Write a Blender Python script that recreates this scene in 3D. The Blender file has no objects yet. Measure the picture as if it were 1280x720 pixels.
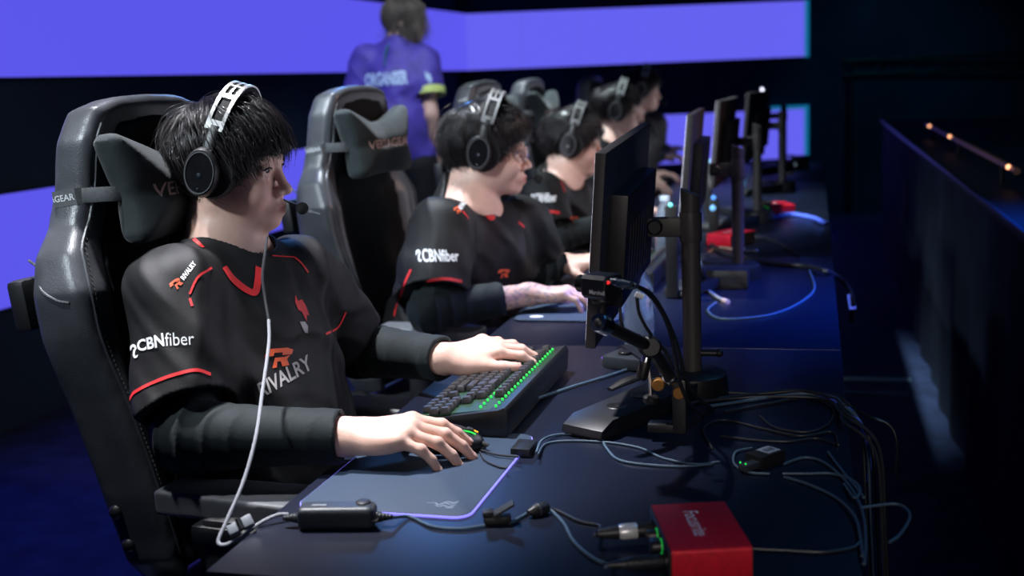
import bpy, bmesh, math, random
import numpy as np
from mathutils import Vector, Matrix
from mathutils.bvhtree import BVHTree

scene = bpy.context.scene
COL = scene.collection
random.seed(7)
RNG = np.random.default_rng(7)
PI = math.pi

# ------------------------------------------------------------------ camera
FOC = 1450.0
DESK = 0.74
CAM = np.array([-0.055, 0.0, DESK + 0.565])


def _rot():
    dy = np.array([378, 277, -FOC]); dy /= np.linalg.norm(dy)
    hz = np.array([1, 0.042, 0.0])
    n = np.cross(dy, hz); n /= np.linalg.norm(n)
    if n[1] < 0: n = -n
    return np.array([np.cross(dy, n), dy, n])


ROT = _rot()
cam_data = bpy.data.cameras.new('camera')
cam = bpy.data.objects.new('camera', cam_data)
COL.objects.link(cam)
m4 = np.eye(4); m4[:3, :3] = ROT; m4[:3, 3] = CAM
cam.matrix_world = Matrix(m4.tolist())
cam_data.sensor_width = 36.0
cam_data.lens = FOC / 1280 * 36
cam_data.clip_start = 0.05
cam_data.dof.use_dof = True
cam_data.dof.focus_distance = 1.88
cam_data.dof.aperture_fstop = 3.4
scene.camera = cam

# ------------------------------------------------------------------ view + world
scene.view_settings.view_transform = 'Standard'
scene.view_settings.look = 'None'
scene.view_settings.exposure = 0.0
scene.view_settings.gamma = 1.0
scene.view_settings.use_curve_mapping = False
world = bpy.data.worlds.new('stage_dark'); scene.world = world
world.use_nodes = True
world.node_tree.nodes['Background'].inputs[0].default_value = (0.025, 0.11, 0.36, 1)
world.node_tree.nodes['Background'].inputs[1].default_value = 0.07


def lamp(name, kind, loc, target, power, color, size=0.3, spot=60, blend=0.4, size_y=None):
    d = bpy.data.lights.new(name, kind)
    d.energy = power; d.color = color
    if kind == 'AREA':
        d.size = size
        if size_y: d.shape = 'RECTANGLE'; d.size_y = size_y
    else:
        d.shadow_soft_size = size
    if kind == 'SPOT':
        d.spot_size = math.radians(spot); d.spot_blend = blend
    o = bpy.data.objects.new(name, d); COL.objects.link(o)
    o.location = loc
    o.rotation_euler = (Vector(target) - Vector(loc)).to_track_quat('-Z', 'Y').to_euler()
    return o


lamp('stage_spot_over_first', 'SPOT', (-1.75, 2.05, 4.3), (-0.90, 1.82, 0.9), 1500, (0.97, 0.96, 1.0), 0.10, 22, 0.55)
lamp('stage_spot_front', 'SPOT', (-2.7, -0.9, 2.9), (-1.15, 2.3, 1.22), 620, (0.80, 0.92, 1.0), 0.12, 23, 0.7)
lamp('stage_spot_over_second', 'SPOT', (-1.7, 3.3, 4.4), (-0.90, 3.05, 0.9), 1350, (0.84, 0.92, 1.0), 0.12, 22, 0.6)
lamp('stage_spot_over_rear', 'SPOT', (-1.8, 4.9, 4.5), (-0.95, 4.9, 0.9), 1600, (0.80, 0.95, 1.0), 0.12, 34, 0.6)
lamp('stage_spot_near', 'SPOT', (-1.7, 0.8, 4.2), (-0.98, 1.50, 0.75), 420, (0.90, 0.95, 1.0), 0.10, 13, 0.6)
lamp('stage_spot_front_second', 'SPOT', (-2.7, 0.9, 3.3), (-1.05, 3.7, 1.05), 700, (0.78, 0.90, 1.0), 0.12, 24, 0.7)
lamp('added_fill_organiser', 'SPOT', (-1.2, 3.4, 3.6), (-1.95, 5.4, 1.35), 420, (0.85, 0.92, 1.0), 0.12, 34, 0.6)  # extra fill added to brighten the organiser, no known fixture
lamp('house_light', 'SPOT', (0.4, -2.6, 2.1), (-0.22, 1.6, 0.82), 170, (1.0, 0.90, 0.86), 0.20, 15, 0.8)
lamp('stage_wash_warm', 'SPOT', (1.6, 3.0, 2.6), (-0.6, 3.4, 1.25), 110, (1.0, 0.66, 0.55), 0.25, 44, 0.6)
lamp('stage_wash_blue', 'SPOT', (2.2, 3.5, 3.0), (0.12, 2.9, 0.74), 3000, (0.010, 0.11, 1.0), 0.35, 20, 0.9)
lamp('stage_wash_cyan', 'SPOT', (1.4, 3.0, 3.6), (0.02, 1.75, 0.74), 60, (0.08, 0.42, 0.95), 0.2, 26, 0.7)
lamp('stage_rig_blue', 'SPOT', (-2.85, 6.9, 3.1), (-0.70, 1.28, 0.74), 130, (0.10, 0.34, 1.0), 0.22, 13, 0.7)
lamp('added_fill_rear_teal', 'SPOT', (1.6, 8.3, 2.9), (0.7, 10.8, 1.0), 60, (0.04, 0.42, 0.60), 0.2, 50, 0.8)  # unseen fill added to give the dark far right wall its teal
lamp('stage_wash_floor', 'SPOT', (-2.6, 3.2, 4.9), (-2.2, 2.0, 0.0), 170, (0.01, 0.10, 1.0), 0.3, 46, 0.8)


# ------------------------------------------------------------------ pixel -> place helpers (photo frame 1280x720)
def P(px, py, D):
    return CAM + ROT @ np.array([(px - 640) / FOC * D, -(py - 360) / FOC * D, -D])


def ray(px, py): return ROT @ np.array([px - 640, -(py - 360), -FOC])


def onz(px, py, z=DESK):
    v = ray(px, py); return CAM + v * ((z - CAM[2]) / v[2])


# ------------------------------------------------------------------ materials
MATS = {}


def mat(name, col, rough=0.5, metal=0.0, spec=0.5, emit=None, estr=1.0, noise=None, bump=None, attr=None,
        trans=0.0, sss=0.0, sheen=0.0, coat=0.0, ior=None):
    if name in MATS: return MATS[name]
    m = bpy.data.materials.new(name); m.use_nodes = True
    nt = m.node_tree; b = nt.nodes['Principled BSDF']
    col = tuple(col) + (1,)
    b.inputs['Base Color'].default_value = col
    b.inputs['Roughness'].default_value = rough
    b.inputs['Metallic'].default_value = metal
    b.inputs['Specular IOR Level'].default_value = spec
    b.inputs['Transmission Weight'].default_value = trans
    b.inputs['Sheen Weight'].default_value = sheen
    b.inputs['Coat Weight'].default_value = coat
    if ior: b.inputs['IOR'].default_value = ior
    if sss:
        b.inputs['Subsurface Weight'].default_value = sss
        b.inputs['Subsurface Radius'].default_value = (0.012, 0.005, 0.003)
        b.inputs['Subsurface Scale'].default_value = 1.0
    if emit:
        b.inputs['Emission Color'].default_value = tuple(emit) + (1,)
        b.inputs['Emission Strength'].default_value = estr
    tc = None
    if noise or bump:
        tc = nt.nodes.new('ShaderNodeTexCoord')
    src = None
    if attr:
        a = nt.nodes.new('ShaderNodeAttribute'); a.attribute_name = attr
        src = a.outputs['Color']
    if noise:                                   # (scale, amount) variation of the base colour
        n = nt.nodes.new('ShaderNodeTexNoise'); n.inputs['Scale'].default_value = noise[0]
        n.inputs['Detail'].default_value = 4
        nt.links.new(tc.outputs['Object'], n.inputs['Vector'])
        mr = nt.nodes.new('ShaderNodeMapRange')
        mr.inputs[1].default_value = 0.3; mr.inputs[2].default_value = 0.7
        mr.inputs[3].default_value = 1 - noise[1]; mr.inputs[4].default_value = 1 + noise[1]
        nt.links.new(n.outputs['Fac'], mr.inputs[0])
        mx = nt.nodes.new('ShaderNodeVectorMath'); mx.operation = 'SCALE'
        mx.inputs[0].default_value = col[:3]
        if src: nt.links.new(src, mx.inputs[0])
        nt.links.new(mr.outputs[0], mx.inputs['Scale'])
        src = mx.outputs[0]
    if src: nt.links.new(src, b.inputs['Base Color'])
    if bump:                                    # (scale, strength)
        n = nt.nodes.new('ShaderNodeTexNoise'); n.inputs['Scale'].default_value = bump[0]
        n.inputs['Detail'].default_value = 3
        nt.links.new(tc.outputs['Object'], n.inputs['Vector'])
        bp = nt.nodes.new('ShaderNodeBump'); bp.inputs['Strength'].default_value = bump[1]
        bp.inputs['Distance'].default_value = 0.002
        nt.links.new(n.outputs['Fac'], bp.inputs['Height'])
        nt.links.new(bp.outputs[0], b.inputs['Normal'])
    MATS[name] = m
    return m


def srgb(r, g, b):
    f = lambda c: c / 12.92 if c <= 0.04045 else ((c + 0.055) / 1.055) ** 2.4
    return (f(r / 255), f(g / 255), f(b / 255))


# ------------------------------------------------------------------ scene-object helpers
def wloc(o):
    v = Vector((0, 0, 0))
    while o is not None:
        v = v + o.location; o = o.parent
    return np.array(v)


def tag(o, label=None, cat=None, group=None, kind=None):
    if label: o['label'] = label
    if cat: o['category'] = cat
    if group: o['group'] = group
    if kind: o['kind'] = kind
    return o


def thing(name, label, cat, loc=(0, 0, 0), rz=0.0, group=None):
    o = bpy.data.objects.new(name, None); COL.objects.link(o)
    o.location = loc; o.rotation_euler = (0, 0, rz)
    o.empty_display_size = 0.05
    return tag(o, label, cat, group)


def link_mesh(name, me, material, parent=None, smooth=True, angle=35):
    if material is not None:
        for mm in (material if isinstance(material, (list, tuple)) else [material]): me.materials.append(mm)
    if smooth:
        me.polygons.foreach_set('use_smooth', np.ones(len(me.polygons), dtype=bool))
        if angle: me.set_sharp_from_angle(angle=math.radians(angle))
    me.update()
    o = bpy.data.objects.new(name, me); COL.objects.link(o)
    if parent is not None: o.parent = parent
    return o


def raw_mesh(name, V, F):
    """V (n,3), F (m,4) or (m,3) int array."""
    me = bpy.data.meshes.new(name)
    V = np.asarray(V, np.float32); F = np.asarray(F, np.int32)
    me.vertices.add(len(V)); me.vertices.foreach_set('co', V.ravel())
    k = F.shape[1]
    me.loops.add(F.size); me.loops.foreach_set('vertex_index', F.ravel())
    me.polygons.add(len(F)); me.polygons.foreach_set('loop_start', np.arange(len(F), dtype=np.int32) * k)
    me.update(calc_edges=True)
    return me


def spline(pts, n=8):
    pts = [np.asarray(p, float) for p in pts]
    if len(pts) < 3: return [pts[0] + (pts[-1] - pts[0]) * t for t in np.linspace(0, 1, n + 1)]
    q = [2 * pts[0] - pts[1]] + pts + [2 * pts[-1] - pts[-2]]
    out = []
    for i in range(1, len(q) - 2):
        for t in np.linspace(0, 1, n, endpoint=False):
            a, b, c, d = q[i - 1], q[i], q[i + 1], q[i + 2]
            out.append(0.5 * (2 * b + (c - a) * t + (2 * a - 5 * b + 4 * c - d) * t * t + (3 * b - a - 3 * c + d) * t ** 3))
    out.append(pts[-1])
    return out


class G:
    """collects shapes; build() links them as ONE mesh object"""

    def __init__(s): s.v = []; s.f = []; s.mi = []; s.cur = 0

    def add(s, V, F):
        o = len(s.v)
        s.v += [tuple(map(float, p)) for p in V]
        s.f += [tuple(int(i) + o for i in f) for f in F]
        s.mi += [s.cur] * len(F)
        return s

    def box(s, c, size, rot=None, bev=0.0, seg=2):
        bm = bmesh.new(); bmesh.ops.create_cube(bm, size=1)
        for v in bm.verts: v.co = Vector([v.co[i] * size[i] for i in range(3)])
        if bev > 0:
            bmesh.ops.bevel(bm, geom=list(bm.edges), offset=min(bev, min(size) * 0.48), segments=seg, affect='EDGES', profile=0.6)
        R = np.eye(3) if rot is None else np.asarray(rot)
        V = [R @ np.array(v.co) + np.asarray(c) for v in bm.verts]
        bm.verts.index_update()
        F = [[v.index for v in f.verts] for f in bm.faces]
        bm.free(); return s.add(V, F)

    def cyl(s, a, b, r1, r2=None, n=20, cap=True, bev=0.0):
        r2 = r1 if r2 is None else r2
        a = np.asarray(a, float); b = np.asarray(b, float)
        L = np.linalg.norm(b - a)
        if bev > 0:
            prof = [(0, 0), (r1 - bev, 0), (r1, bev), (r2, L - bev), (r2 - bev, L), (0, L)]
        else:
            prof = [(0, 0), (r1, 0), (r2, L), (0, L)] if cap else [(r1, 0), (r2, L)]
        return s.lathe(a, b - a, prof, n)

    def lathe(s, o, axis, prof, n=24):
        o = np.asarray(o, float); w = np.asarray(axis, float); w = w / np.linalg.norm(w)
        t = np.array([0, 0, 1.0]) if abs(w[2]) < 0.9 else np.array([1.0, 0, 0])
        u = np.cross(t, w); u /= np.linalg.norm(u); v = np.cross(w, u)
        V = []; F = []; rings = []
        for r, h in prof:
            if r <= 1e-7:
                rings.append([len(V)]); V.append(o + w * h)
            else:
                rings.append(list(range(len(V), len(V) + n)))
                V += [o + w * h + r * (math.cos(2 * PI * k / n) * u + math.sin(2 * PI * k / n) * v) for k in range(n)]
        for A, B in zip(rings, rings[1:]):
            for k in range(n):
                k2 = (k + 1) % n
                if len(A) == 1 and len(B) == 1: continue
                if len(A) == 1: F.append((A[0], B[k2], B[k]))
                elif len(B) == 1: F.append((A[k], A[k2], B[0]))
                else: F.append((A[k], A[k2], B[k2], B[k]))
        return s.add(V, F)

    def tube(s, pts, r, n=8, sm=0, flat=None, up=None):
        """round (or flat=(rx, ry)) tube along pts; r scalar or list"""
        if sm: pts = spline(pts, sm)
        pts = [np.asarray(p, float) for p in pts]
        m = len(pts)
        if np.isscalar(r): r = [r] * m
        elif len(r) != m: r = np.interp(np.linspace(0, 1, m), np.linspace(0, 1, len(r)), r)
        T = [pts[min(i + 1, m - 1)] - pts[max(i - 1, 0)] for i in range(m)]
        T = [t / (np.linalg.norm(t) + 1e-12) for t in T]
        u = np.array(up, float) if up is not None else (np.array([0, 0, 1.0]) if abs(T[0][2]) < 0.9 else np.array([1.0, 0, 0]))
        V = []; F = []
        for i in range(m):
            if up is not None: u = np.array(up, float)
            u = u - T[i] * (u @ T[i]); u /= (np.linalg.norm(u) + 1e-12); w = np.cross(T[i], u)
            fx, fy = flat if flat else (1, 1)
            V += [pts[i] + r[i] * (fx * math.cos(2 * PI * k / n) * w + fy * math.sin(2 * PI * k / n) * u) for k in range(n)]
        for i in range(m - 1):
            for k in range(n):
                k2 = (k + 1) % n
                F.append((i * n + k, i * n + k2, (i + 1) * n + k2, (i + 1) * n + k))
        V += [pts[0], pts[-1]]; a = m * n
        for k in range(n):
            k2 = (k + 1) % n
            F.append((a, k2, k)); F.append((a + 1, (m - 1) * n + k, (m - 1) * n + k2))
        return s.add(V, F)

    def prism(s, poly, o, u, v, w):
        """poly of (a,b) in plane o+a*u+b*v, extruded by vector w"""
        o, u, v, w = [np.asarray(x, float) for x in (o, u, v, w)]
        n = len(poly)
        V = [o + a * u + b * v for a, b in poly] + [o + a * u + b * v + w for a, b in poly]
        F = [tuple(range(n))[::-1], tuple(range(n, 2 * n))] + [(i, (i + 1) % n, n + (i + 1) % n, n + i) for i in range(n)]
        return s.add(V, F)

    def loft(s, rings, cap=True):
        n = len(rings[0]); V = [p for r in rings for p in r]; F = []
        for i in range(len(rings) - 1):
            for k in range(n):
                k2 = (k + 1) % n
                F.append((i * n + k, i * n + k2, (i + 1) * n + k2, (i + 1) * n + k))
        if cap:
            F.append(tuple(range(n))[::-1]); F.append(tuple((len(rings) - 1) * n + k for k in range(n)))
        return s.add(V, F)

    def sphere(s, c, r, n=16, m=10):
        r = np.ones(3) * r if np.isscalar(r) else np.asarray(r)
        prof = [(math.sin(PI * i / m), -math.cos(PI * i / m)) for i in range(m + 1)]
        g = G().lathe((0, 0, 0), (0, 0, 1), [(0 if i in (0, m) else a, b) for i, (a, b) in enumerate(prof)], n)
        return s.add([np.array(p) * r + np.asarray(c) for p in g.v], g.f)

    def build(s, name, material, parent=None, world=True, smooth=True, angle=35, bevel=0.0):
        V = np.array(s.v)
        if parent is not None and world: V = V - wloc(parent)
        me = bpy.data.meshes.new(name); me.from_pydata([tuple(p) for p in V], [], s.f)
        bm = bmesh.new(); bm.from_mesh(me); bmesh.ops.recalc_face_normals(bm, faces=bm.faces)
        if bevel > 0:
            ed = [e for e in bm.edges if len(e.link_faces) == 2 and e.calc_face_angle(0) > 0.6]
            bmesh.ops.bevel(bm, geom=ed, offset=bevel, segments=2, affect='EDGES', profile=0.6)
        bm.to_mesh(me); bm.free()
        if isinstance(material, (list, tuple)) and bevel == 0: me.polygons.foreach_set('material_index', s.mi)
        return link_mesh(name, me, material, parent, smooth, angle)


def frame(x, up):
    x = np.asarray(x, float); x = x / np.linalg.norm(x)
    up = np.asarray(up, float); z = up - x * (up @ x); z /= np.linalg.norm(z)
    return np.array([x, np.cross(z, x), z]).T       # columns: x, y, z


def rotz(a): return np.array([[math.cos(a), -math.sin(a), 0], [math.sin(a), math.cos(a), 0], [0, 0, 1.0]])
def roty(a): return np.array([[math.cos(a), 0, math.sin(a)], [0, 1.0, 0], [-math.sin(a), 0, math.cos(a)]])
def rotx(a): return np.array([[1.0, 0, 0], [0, math.cos(a), -math.sin(a)], [0, math.sin(a), math.cos(a)]])


def dup(root, name=None):
    """copy of a thing with copies of its parts and their sub-parts (mesh data shared)"""
    def rec(o, par):
        c = o.copy(); COL.objects.link(c)
        if par is not None: c.parent = par
        for ch in KIDS.get(o.name, []): rec(ch, c)
        return c
    KIDS = {}
    for o in list(scene.objects):
        if o.parent is not None: KIDS.setdefault(o.parent.name, []).append(o)
    return rec(root, None)


# ------------------------------------------------------------------ signed-distance modelling (smooth organic bodies and cloth)
def smin(a, b, k):
    if k <= 0: return np.minimum(a, b)
    h = np.clip(0.5 + 0.5 * (b - a) / k, 0, 1)
    return b + (a - b) * h - k * h * (1 - h)


class Sdf:
    def __init__(s): s.p = []

    def _add(s, fn, lo, hi, k, op): s.p.append((fn, np.asarray(lo, float), np.asarray(hi, float), k, op)); return s

    def cap(s, a, b, ra, rb=None, k=0.01, op='+'):
        rb = ra if rb is None else rb
        a = np.asarray(a, float); b = np.asarray(b, float); ba = b - a; L = ba @ ba + 1e-12
        def fn(p):
            h = np.clip((p - a) @ ba / L, 0, 1)
            return np.linalg.norm(p - a - h[:, None] * ba, axis=1) - (ra + (rb - ra) * h)
        R = max(ra, rb)
        return s._add(fn, np.minimum(a, b) - R, np.maximum(a, b) + R, k, op)

    def ell(s, c, r, M=None, k=0.01, op='+'):
        c = np.asarray(c, float); r = np.asarray(r, float); M = np.eye(3) if M is None else M
        def fn(p):
            q = (p - c) @ M
            k0 = np.linalg.norm(q / r, axis=1); k1 = np.linalg.norm(q / (r * r), axis=1) + 1e-9
            return np.where(k0 < 1e-6, -r.min(), k0 * (k0 - 1) / k1)
        R = np.abs(M) @ r
        return s._add(fn, c - R, c + R, k, op)

    def box(s, c, half, M=None, rnd=0.01, k=0.01, op='+'):
        c = np.asarray(c, float); half = np.asarray(half, float); M = np.eye(3) if M is None else M
        def fn(p):
            q = np.abs((p - c) @ M) - half + rnd
            return np.linalg.norm(np.maximum(q, 0), axis=1) + np.minimum(q.max(axis=1), 0) - rnd
        R = np.abs(M) @ half
        return s._add(fn, c - R, c + R, k, op)

    def chain(s, pts, rs, k=0.01, op='+'):
        for i in range(len(pts) - 1): s.cap(pts[i], pts[i + 1], rs[i], rs[i + 1], k, op)
        return s

    def func(s, fn, lo, hi, k=0.0, op='+'): return s._add(fn, lo, hi, k, op)

    def __call__(s, p, sel=None):
        d = np.full(len(p), 1.0)
        for i, (fn, lo, hi, k, op) in enumerate(s.p):
            if sel is not None and i not in sel: continue
            if op == '+': d = smin(d, fn(p), k)
            elif op == '-': d = -smin(-d, fn(p), k)
            elif op == '&': d = -smin(-d, -fn(p), k)
            elif op == 'd': d = d + fn(p)
        return d

    def mesh(s, h, lo=None, hi=None):
        add = [q for q in s.p if q[4] == '+']
        lo = np.min([q[1] for q in add], axis=0) - 4 * h if lo is None else np.asarray(lo, float)
        hi = np.max([q[2] for q in add], axis=0) + 4 * h if hi is None else np.asarray(hi, float)
        B = 12
        nb = np.ceil((hi - lo) / (h * B)).astype(int); n = nb * B
        S = np.full(n, 1.0, np.float32)
        g = np.arange(B) * h
        loc = np.stack(np.meshgrid(g, g, g, indexing='ij'), -1).reshape(-1, 3)
        for bi in range(nb[0]):
            for bj in range(nb[1]):
                for bk in range(nb[2]):
                    b0 = lo + np.array([bi, bj, bk]) * B * h; b1 = b0 + B * h
                    sel = set(); hit = False
                    for i, (fn, l, u, k, op) in enumerate(s.p):
                        mrg = k + 2 * h
                        if np.all(b1 >= l - mrg) and np.all(b0 <= u + mrg):
                            sel.add(i)
                            if op == '+': hit = True
                    if not hit: continue
                    S[bi * B:(bi + 1) * B, bj * B:(bj + 1) * B, bk * B:(bk + 1) * B] = s(b0 + loc, sel).reshape(B, B, B)
        return surface_nets(S, lo, h)


def surface_nets(S, lo, h):
    I = S < 0
    n = S.shape
    cnt = np.zeros((n[0] - 1, n[1] - 1, n[2] - 1), np.uint8)
    for dx in (0, 1):
        for dy in (0, 1):
            for dz in (0, 1):
                cnt += I[dx:n[0] - 1 + dx, dy:n[1] - 1 + dy, dz:n[2] - 1 + dz]
    act = (cnt > 0) & (cnt < 8)
    c = np.argwhere(act)
    idx = np.full(act.shape, -1, np.int32); idx[act] = np.arange(len(c))
    acc = np.zeros((len(c), 3)); num = np.zeros(len(c))
    corners = [(0, 0, 0), (1, 0, 0), (0, 1, 0), (1, 1, 0), (0, 0, 1), (1, 0, 1), (0, 1, 1), (1, 1, 1)]
    val = [S[c[:, 0] + a, c[:, 1] + b, c[:, 2] + d] for a, b, d in corners]
    for i in range(8):
        for j in range(i + 1, 8):
            A = np.array(corners[i]); Bc = np.array(corners[j])
            if abs(A - Bc).sum() != 1: continue
            va, vb = val[i], val[j]
            m = (va < 0) != (vb < 0)
            t = np.where(m, va / (va - vb + (va == vb)), 0)
            acc += np.where(m[:, None], A + t[:, None] * (Bc - A), 0); num += m
    V = lo + (c + acc / num[:, None]) * h
    F = []
    for ax in range(3):
        o1, o2 = (ax + 1) % 3, (ax + 2) % 3
        sl0 = [slice(1, -1)] * 3; sl0[ax] = slice(0, -1)
        sl1 = [slice(1, -1)] * 3; sl1[ax] = slice(1, None)
        a = I[tuple(sl0)]; b = I[tuple(sl1)]
        for flip in (0, 1):
            e = np.argwhere((a & ~b) if not flip else (~a & b))
            if len(e) == 0: continue
            off = np.ones(3, int); off[ax] = 0
            e = e + off
            q = []
            for d1, d2 in ((-1, -1), (0, -1), (0, 0), (-1, 0)):
                p = e.copy(); p[:, o1] += d1; p[:, o2] += d2
                q.append(idx[p[:, 0], p[:, 1], p[:, 2]])
            q = np.stack(q, 1)
            if flip: q = q[:, ::-1]
            F.append(q[(q >= 0).all(1)])
    return V, np.concatenate(F)


def sdf_obj(name, sd, h, material, parent=None, world=True, relax=1, color=None):
    V, F = sd.mesh(h)
    if relax: V = smooth_mesh(V, F, relax)
    W = V - wloc(parent) if (parent is not None and world) else V
    me = raw_mesh(name, W, F)
    if color is not None:
        at = me.color_attributes.new('tint', 'FLOAT_COLOR', 'POINT')
        c = color(V); at.data.foreach_set('color', np.concatenate([c, np.ones((len(c), 1))], 1).astype(np.float32).ravel())
    return link_mesh(name, me, material, parent, True, None)


def smooth_mesh(V, F, it):
    e = np.concatenate([F[:, [0, 1]], F[:, [1, 2]], F[:, [2, 3]], F[:, [3, 0]]])
    for _ in range(it):
        acc = np.zeros_like(V); num = np.zeros(len(V))
        for a, b in ((0, 1), (1, 0)):
            for ax in range(3): acc[:, ax] += np.bincount(e[:, a], V[e[:, b], ax], len(V))
            num += np.bincount(e[:, a], minlength=len(V))
        V = V * 0.45 + 0.55 * acc / num[:, None]
    return V


def polysdf(poly):
    p = np.asarray(poly, float)
    def f(x, y):
        d = np.full(x.shape, 1e9); s = np.ones(x.shape)
        for i in range(len(p)):
            a, b = p[i], p[i - 1]
            ex, ey = b - a; wx = x - a[0]; wy = y - a[1]
            t = np.clip((wx * ex + wy * ey) / (ex * ex + ey * ey), 0, 1)
            d = np.minimum(d, (wx - ex * t) ** 2 + (wy - ey * t) ** 2)
            c1 = y >= a[1]; c2 = y < b[1]; c3 = ex * wy > ey * wx
            s = np.where((c1 & c2 & c3) | (~c1 & ~c2 & ~c3), -s, s)
        return s * np.sqrt(d)
    return f


def bvh_of(*objs):
    V = []; Fc = []
    for o in objs:
        off = wloc(o); n0 = len(V)
        V += [Vector(v.co) + Vector(off) for v in o.data.vertices]
        Fc += [[i + n0 for i in p.vertices] for p in o.data.polygons]
    return BVHTree.FromPolygons(V, Fc)


def text_mesh(body, size, sx=1.0, shear=0.0, bold=0.0, fine=None, sp=1.0):
    """text outline as flat triangles, centred on its own middle; returns V (n,2), F"""
    cu = bpy.data.curves.new('lettering_curve', 'FONT'); cu.body = body; cu.size = size
    cu.align_x = 'CENTER'; cu.align_y = 'CENTER'; cu.shear = shear; cu.offset = bold; cu.space_character = sp
    cu.resolution_u = 3
    o = bpy.data.objects.new('lettering_curve', cu); COL.objects.link(o)
    dg = bpy.context.evaluated_depsgraph_get()
    me = bpy.data.meshes.new_from_object(o.evaluated_get(dg))
    bpy.data.objects.remove(o); bpy.data.curves.remove(cu)
    bm = bmesh.new(); bm.from_mesh(me); bpy.data.meshes.remove(me)
    bmesh.ops.remove_doubles(bm, verts=bm.verts, dist=size * 1e-4)
    bmesh.ops.triangulate(bm, faces=bm.faces)
    if fine:
        for _ in range(4):
            ed = [e for e in bm.edges if e.calc_length() > fine]
            if not ed: break
            bmesh.ops.subdivide_edges(bm, edges=ed, cuts=1)
            bmesh.ops.triangulate(bm, faces=bm.faces)
    bm.verts.index_update()
    V = np.array([(v.co.x * sx, v.co.y) for v in bm.verts]); F = [[v.index for v in f.verts] for f in bm.faces]
    bm.free(); return V, F


def poly_mesh(polys, fine=None):
    bm = bmesh.new()
    for pl in polys: bm.faces.new([bm.verts.new((a, b, 0)) for a, b in pl])
    bmesh.ops.triangulate(bm, faces=bm.faces)
    if fine:
        for _ in range(5):
            ed = [e for e in bm.edges if e.calc_length() > fine]
            if not ed: break
            bmesh.ops.subdivide_edges(bm, edges=ed, cuts=1)
            bmesh.ops.triangulate(bm, faces=bm.faces)
    bm.verts.index_update()
    V = np.array([(v.co.x, v.co.y) for v in bm.verts]); F = [[v.index for v in f.verts] for f in bm.faces]
    bm.free(); return V, F


def decal(name, VF, o, u, v, material, parent, bvh=None, lift=0.0008, reach=0.15, world=True):
    """lay flat lettering on a surface: o origin, u right, v up; conformed to bvh along -n"""
    V2, F = VF
    o, u, v = [np.asarray(x, float) for x in (o, u, v)]
    u = u / np.linalg.norm(u); v = v - u * (u @ v); v /= np.linalg.norm(v)
    n = np.cross(u, v)
    W = []; ok = []
    for a, b in V2:
        p = o + u * a + v * b
        if bvh is not None:
            hit = bvh.ray_cast(Vector(p + n * reach), Vector(-n), reach * 2)
            ok.append(hit[0] is not None)
            if hit[0] is not None: p = np.array(hit[0]) + np.array(hit[1]) * lift
        else:
            ok.append(True); p = p + n * lift
        W.append(p)
    F = [f for f in F if all(ok[i] for i in f)]
    g = G(); g.add(W, F)
    V = np.array(g.v)
    if parent is not None and world: V = V - wloc(parent)
    me = bpy.data.meshes.new(name); me.from_pydata([tuple(p) for p in V], [], g.f)
    return link_mesh(name, me, material, parent, False, None)
# ------------------------------------------------------------------ the stage (structure)
M_floor = mat('stage_floor_blue', (0.026, 0.042, 0.10), 0.62, spec=0.25, noise=(9, 0.35), bump=(60, 0.25))
M_drape = mat('black_drape', (0.006, 0.008, 0.013), 0.85, spec=0.15, noise=(3, 0.3), bump=(120, 0.2))
M_backwall = mat('dark_navy_wall', (0.012, 0.030, 0.052), 0.8, spec=0.2, noise=(1.2, 0.3))
M_barrier = mat('barrier_cloth', (0.008, 0.014, 0.026), 0.8, spec=0.2, noise=(5, 0.4), bump=(90, 0.2))
M_led = mat('led_purple', (0.01, 0.01, 0.03), 0.6, emit=srgb(91, 86, 234), estr=1.0)
M_led2 = mat('led_purple_bright', (0.01, 0.01, 0.03), 0.6, emit=srgb(101, 98, 240), estr=1.0)
M_cyan = mat('cyan_edge_light', (0.02, 0.05, 0.06), 0.5, emit=srgb(20, 105, 150), estr=1.0)
M_black = mat('black_plastic', (0.010, 0.010, 0.011), 0.45, noise=(40, 0.15), bump=(300, 0.08))
M_steel = mat('dark_steel', (0.03, 0.03, 0.033), 0.4, metal=0.8, noise=(20, 0.15))
M_chrome = mat('chrome', (0.62, 0.62, 0.64), 0.22, metal=1.0, noise=(30, 0.08))
M_warm = mat('warm_lamp_and_glint', (0.2, 0.1, 0.05), 0.5, emit=(1.0, 0.45, 0.22), estr=2.6)
M_copper = mat('copper_rail', (0.60, 0.28, 0.17), 0.42, metal=0.35, noise=(12, 0.2))

g = G(); g.box((-0.3, 5.0, -0.02), (7.4, 13.0, 0.04)); f = g.build('floor', M_floor); tag(f, kind='structure')
A = np.array([-3.30, 0.2, 0]); Bc = np.array([-2.998, 9.75, 0]); Cc = np.array([3.4, 11.78, 0])
dl = (Bc - A) / np.linalg.norm(Bc - A); nl = np.array([dl[1], -dl[0], 0])         # inward normal of the left wall
db = (Cc - Bc) / np.linalg.norm(Cc - Bc); nb_ = np.array([db[1], -db[0], 0])      # inward normal of the back wall


def slab(name, p, q, n, z0, z1, th, m, parent=None):
    """upright slab whose FRONT face runs p..q, thickness th behind it (against n)"""
    g = G(); g.prism([(0, z0), (np.linalg.norm(q - p), z0), (np.linalg.norm(q - p), z1), (0, z1)],
                     p, (q - p) / np.linalg.norm(q - p), (0, 0, 1), -n * th)
    return g.build(name, m, parent, smooth=False)


tag(slab('wall_left', A, Bc, nl, 0, 3.0, 0.08, M_backwall), kind='structure')
tag(slab('wall_back', Bc, Cc, nb_, 0, 3.0, 0.08, M_backwall), kind='structure')
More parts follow.
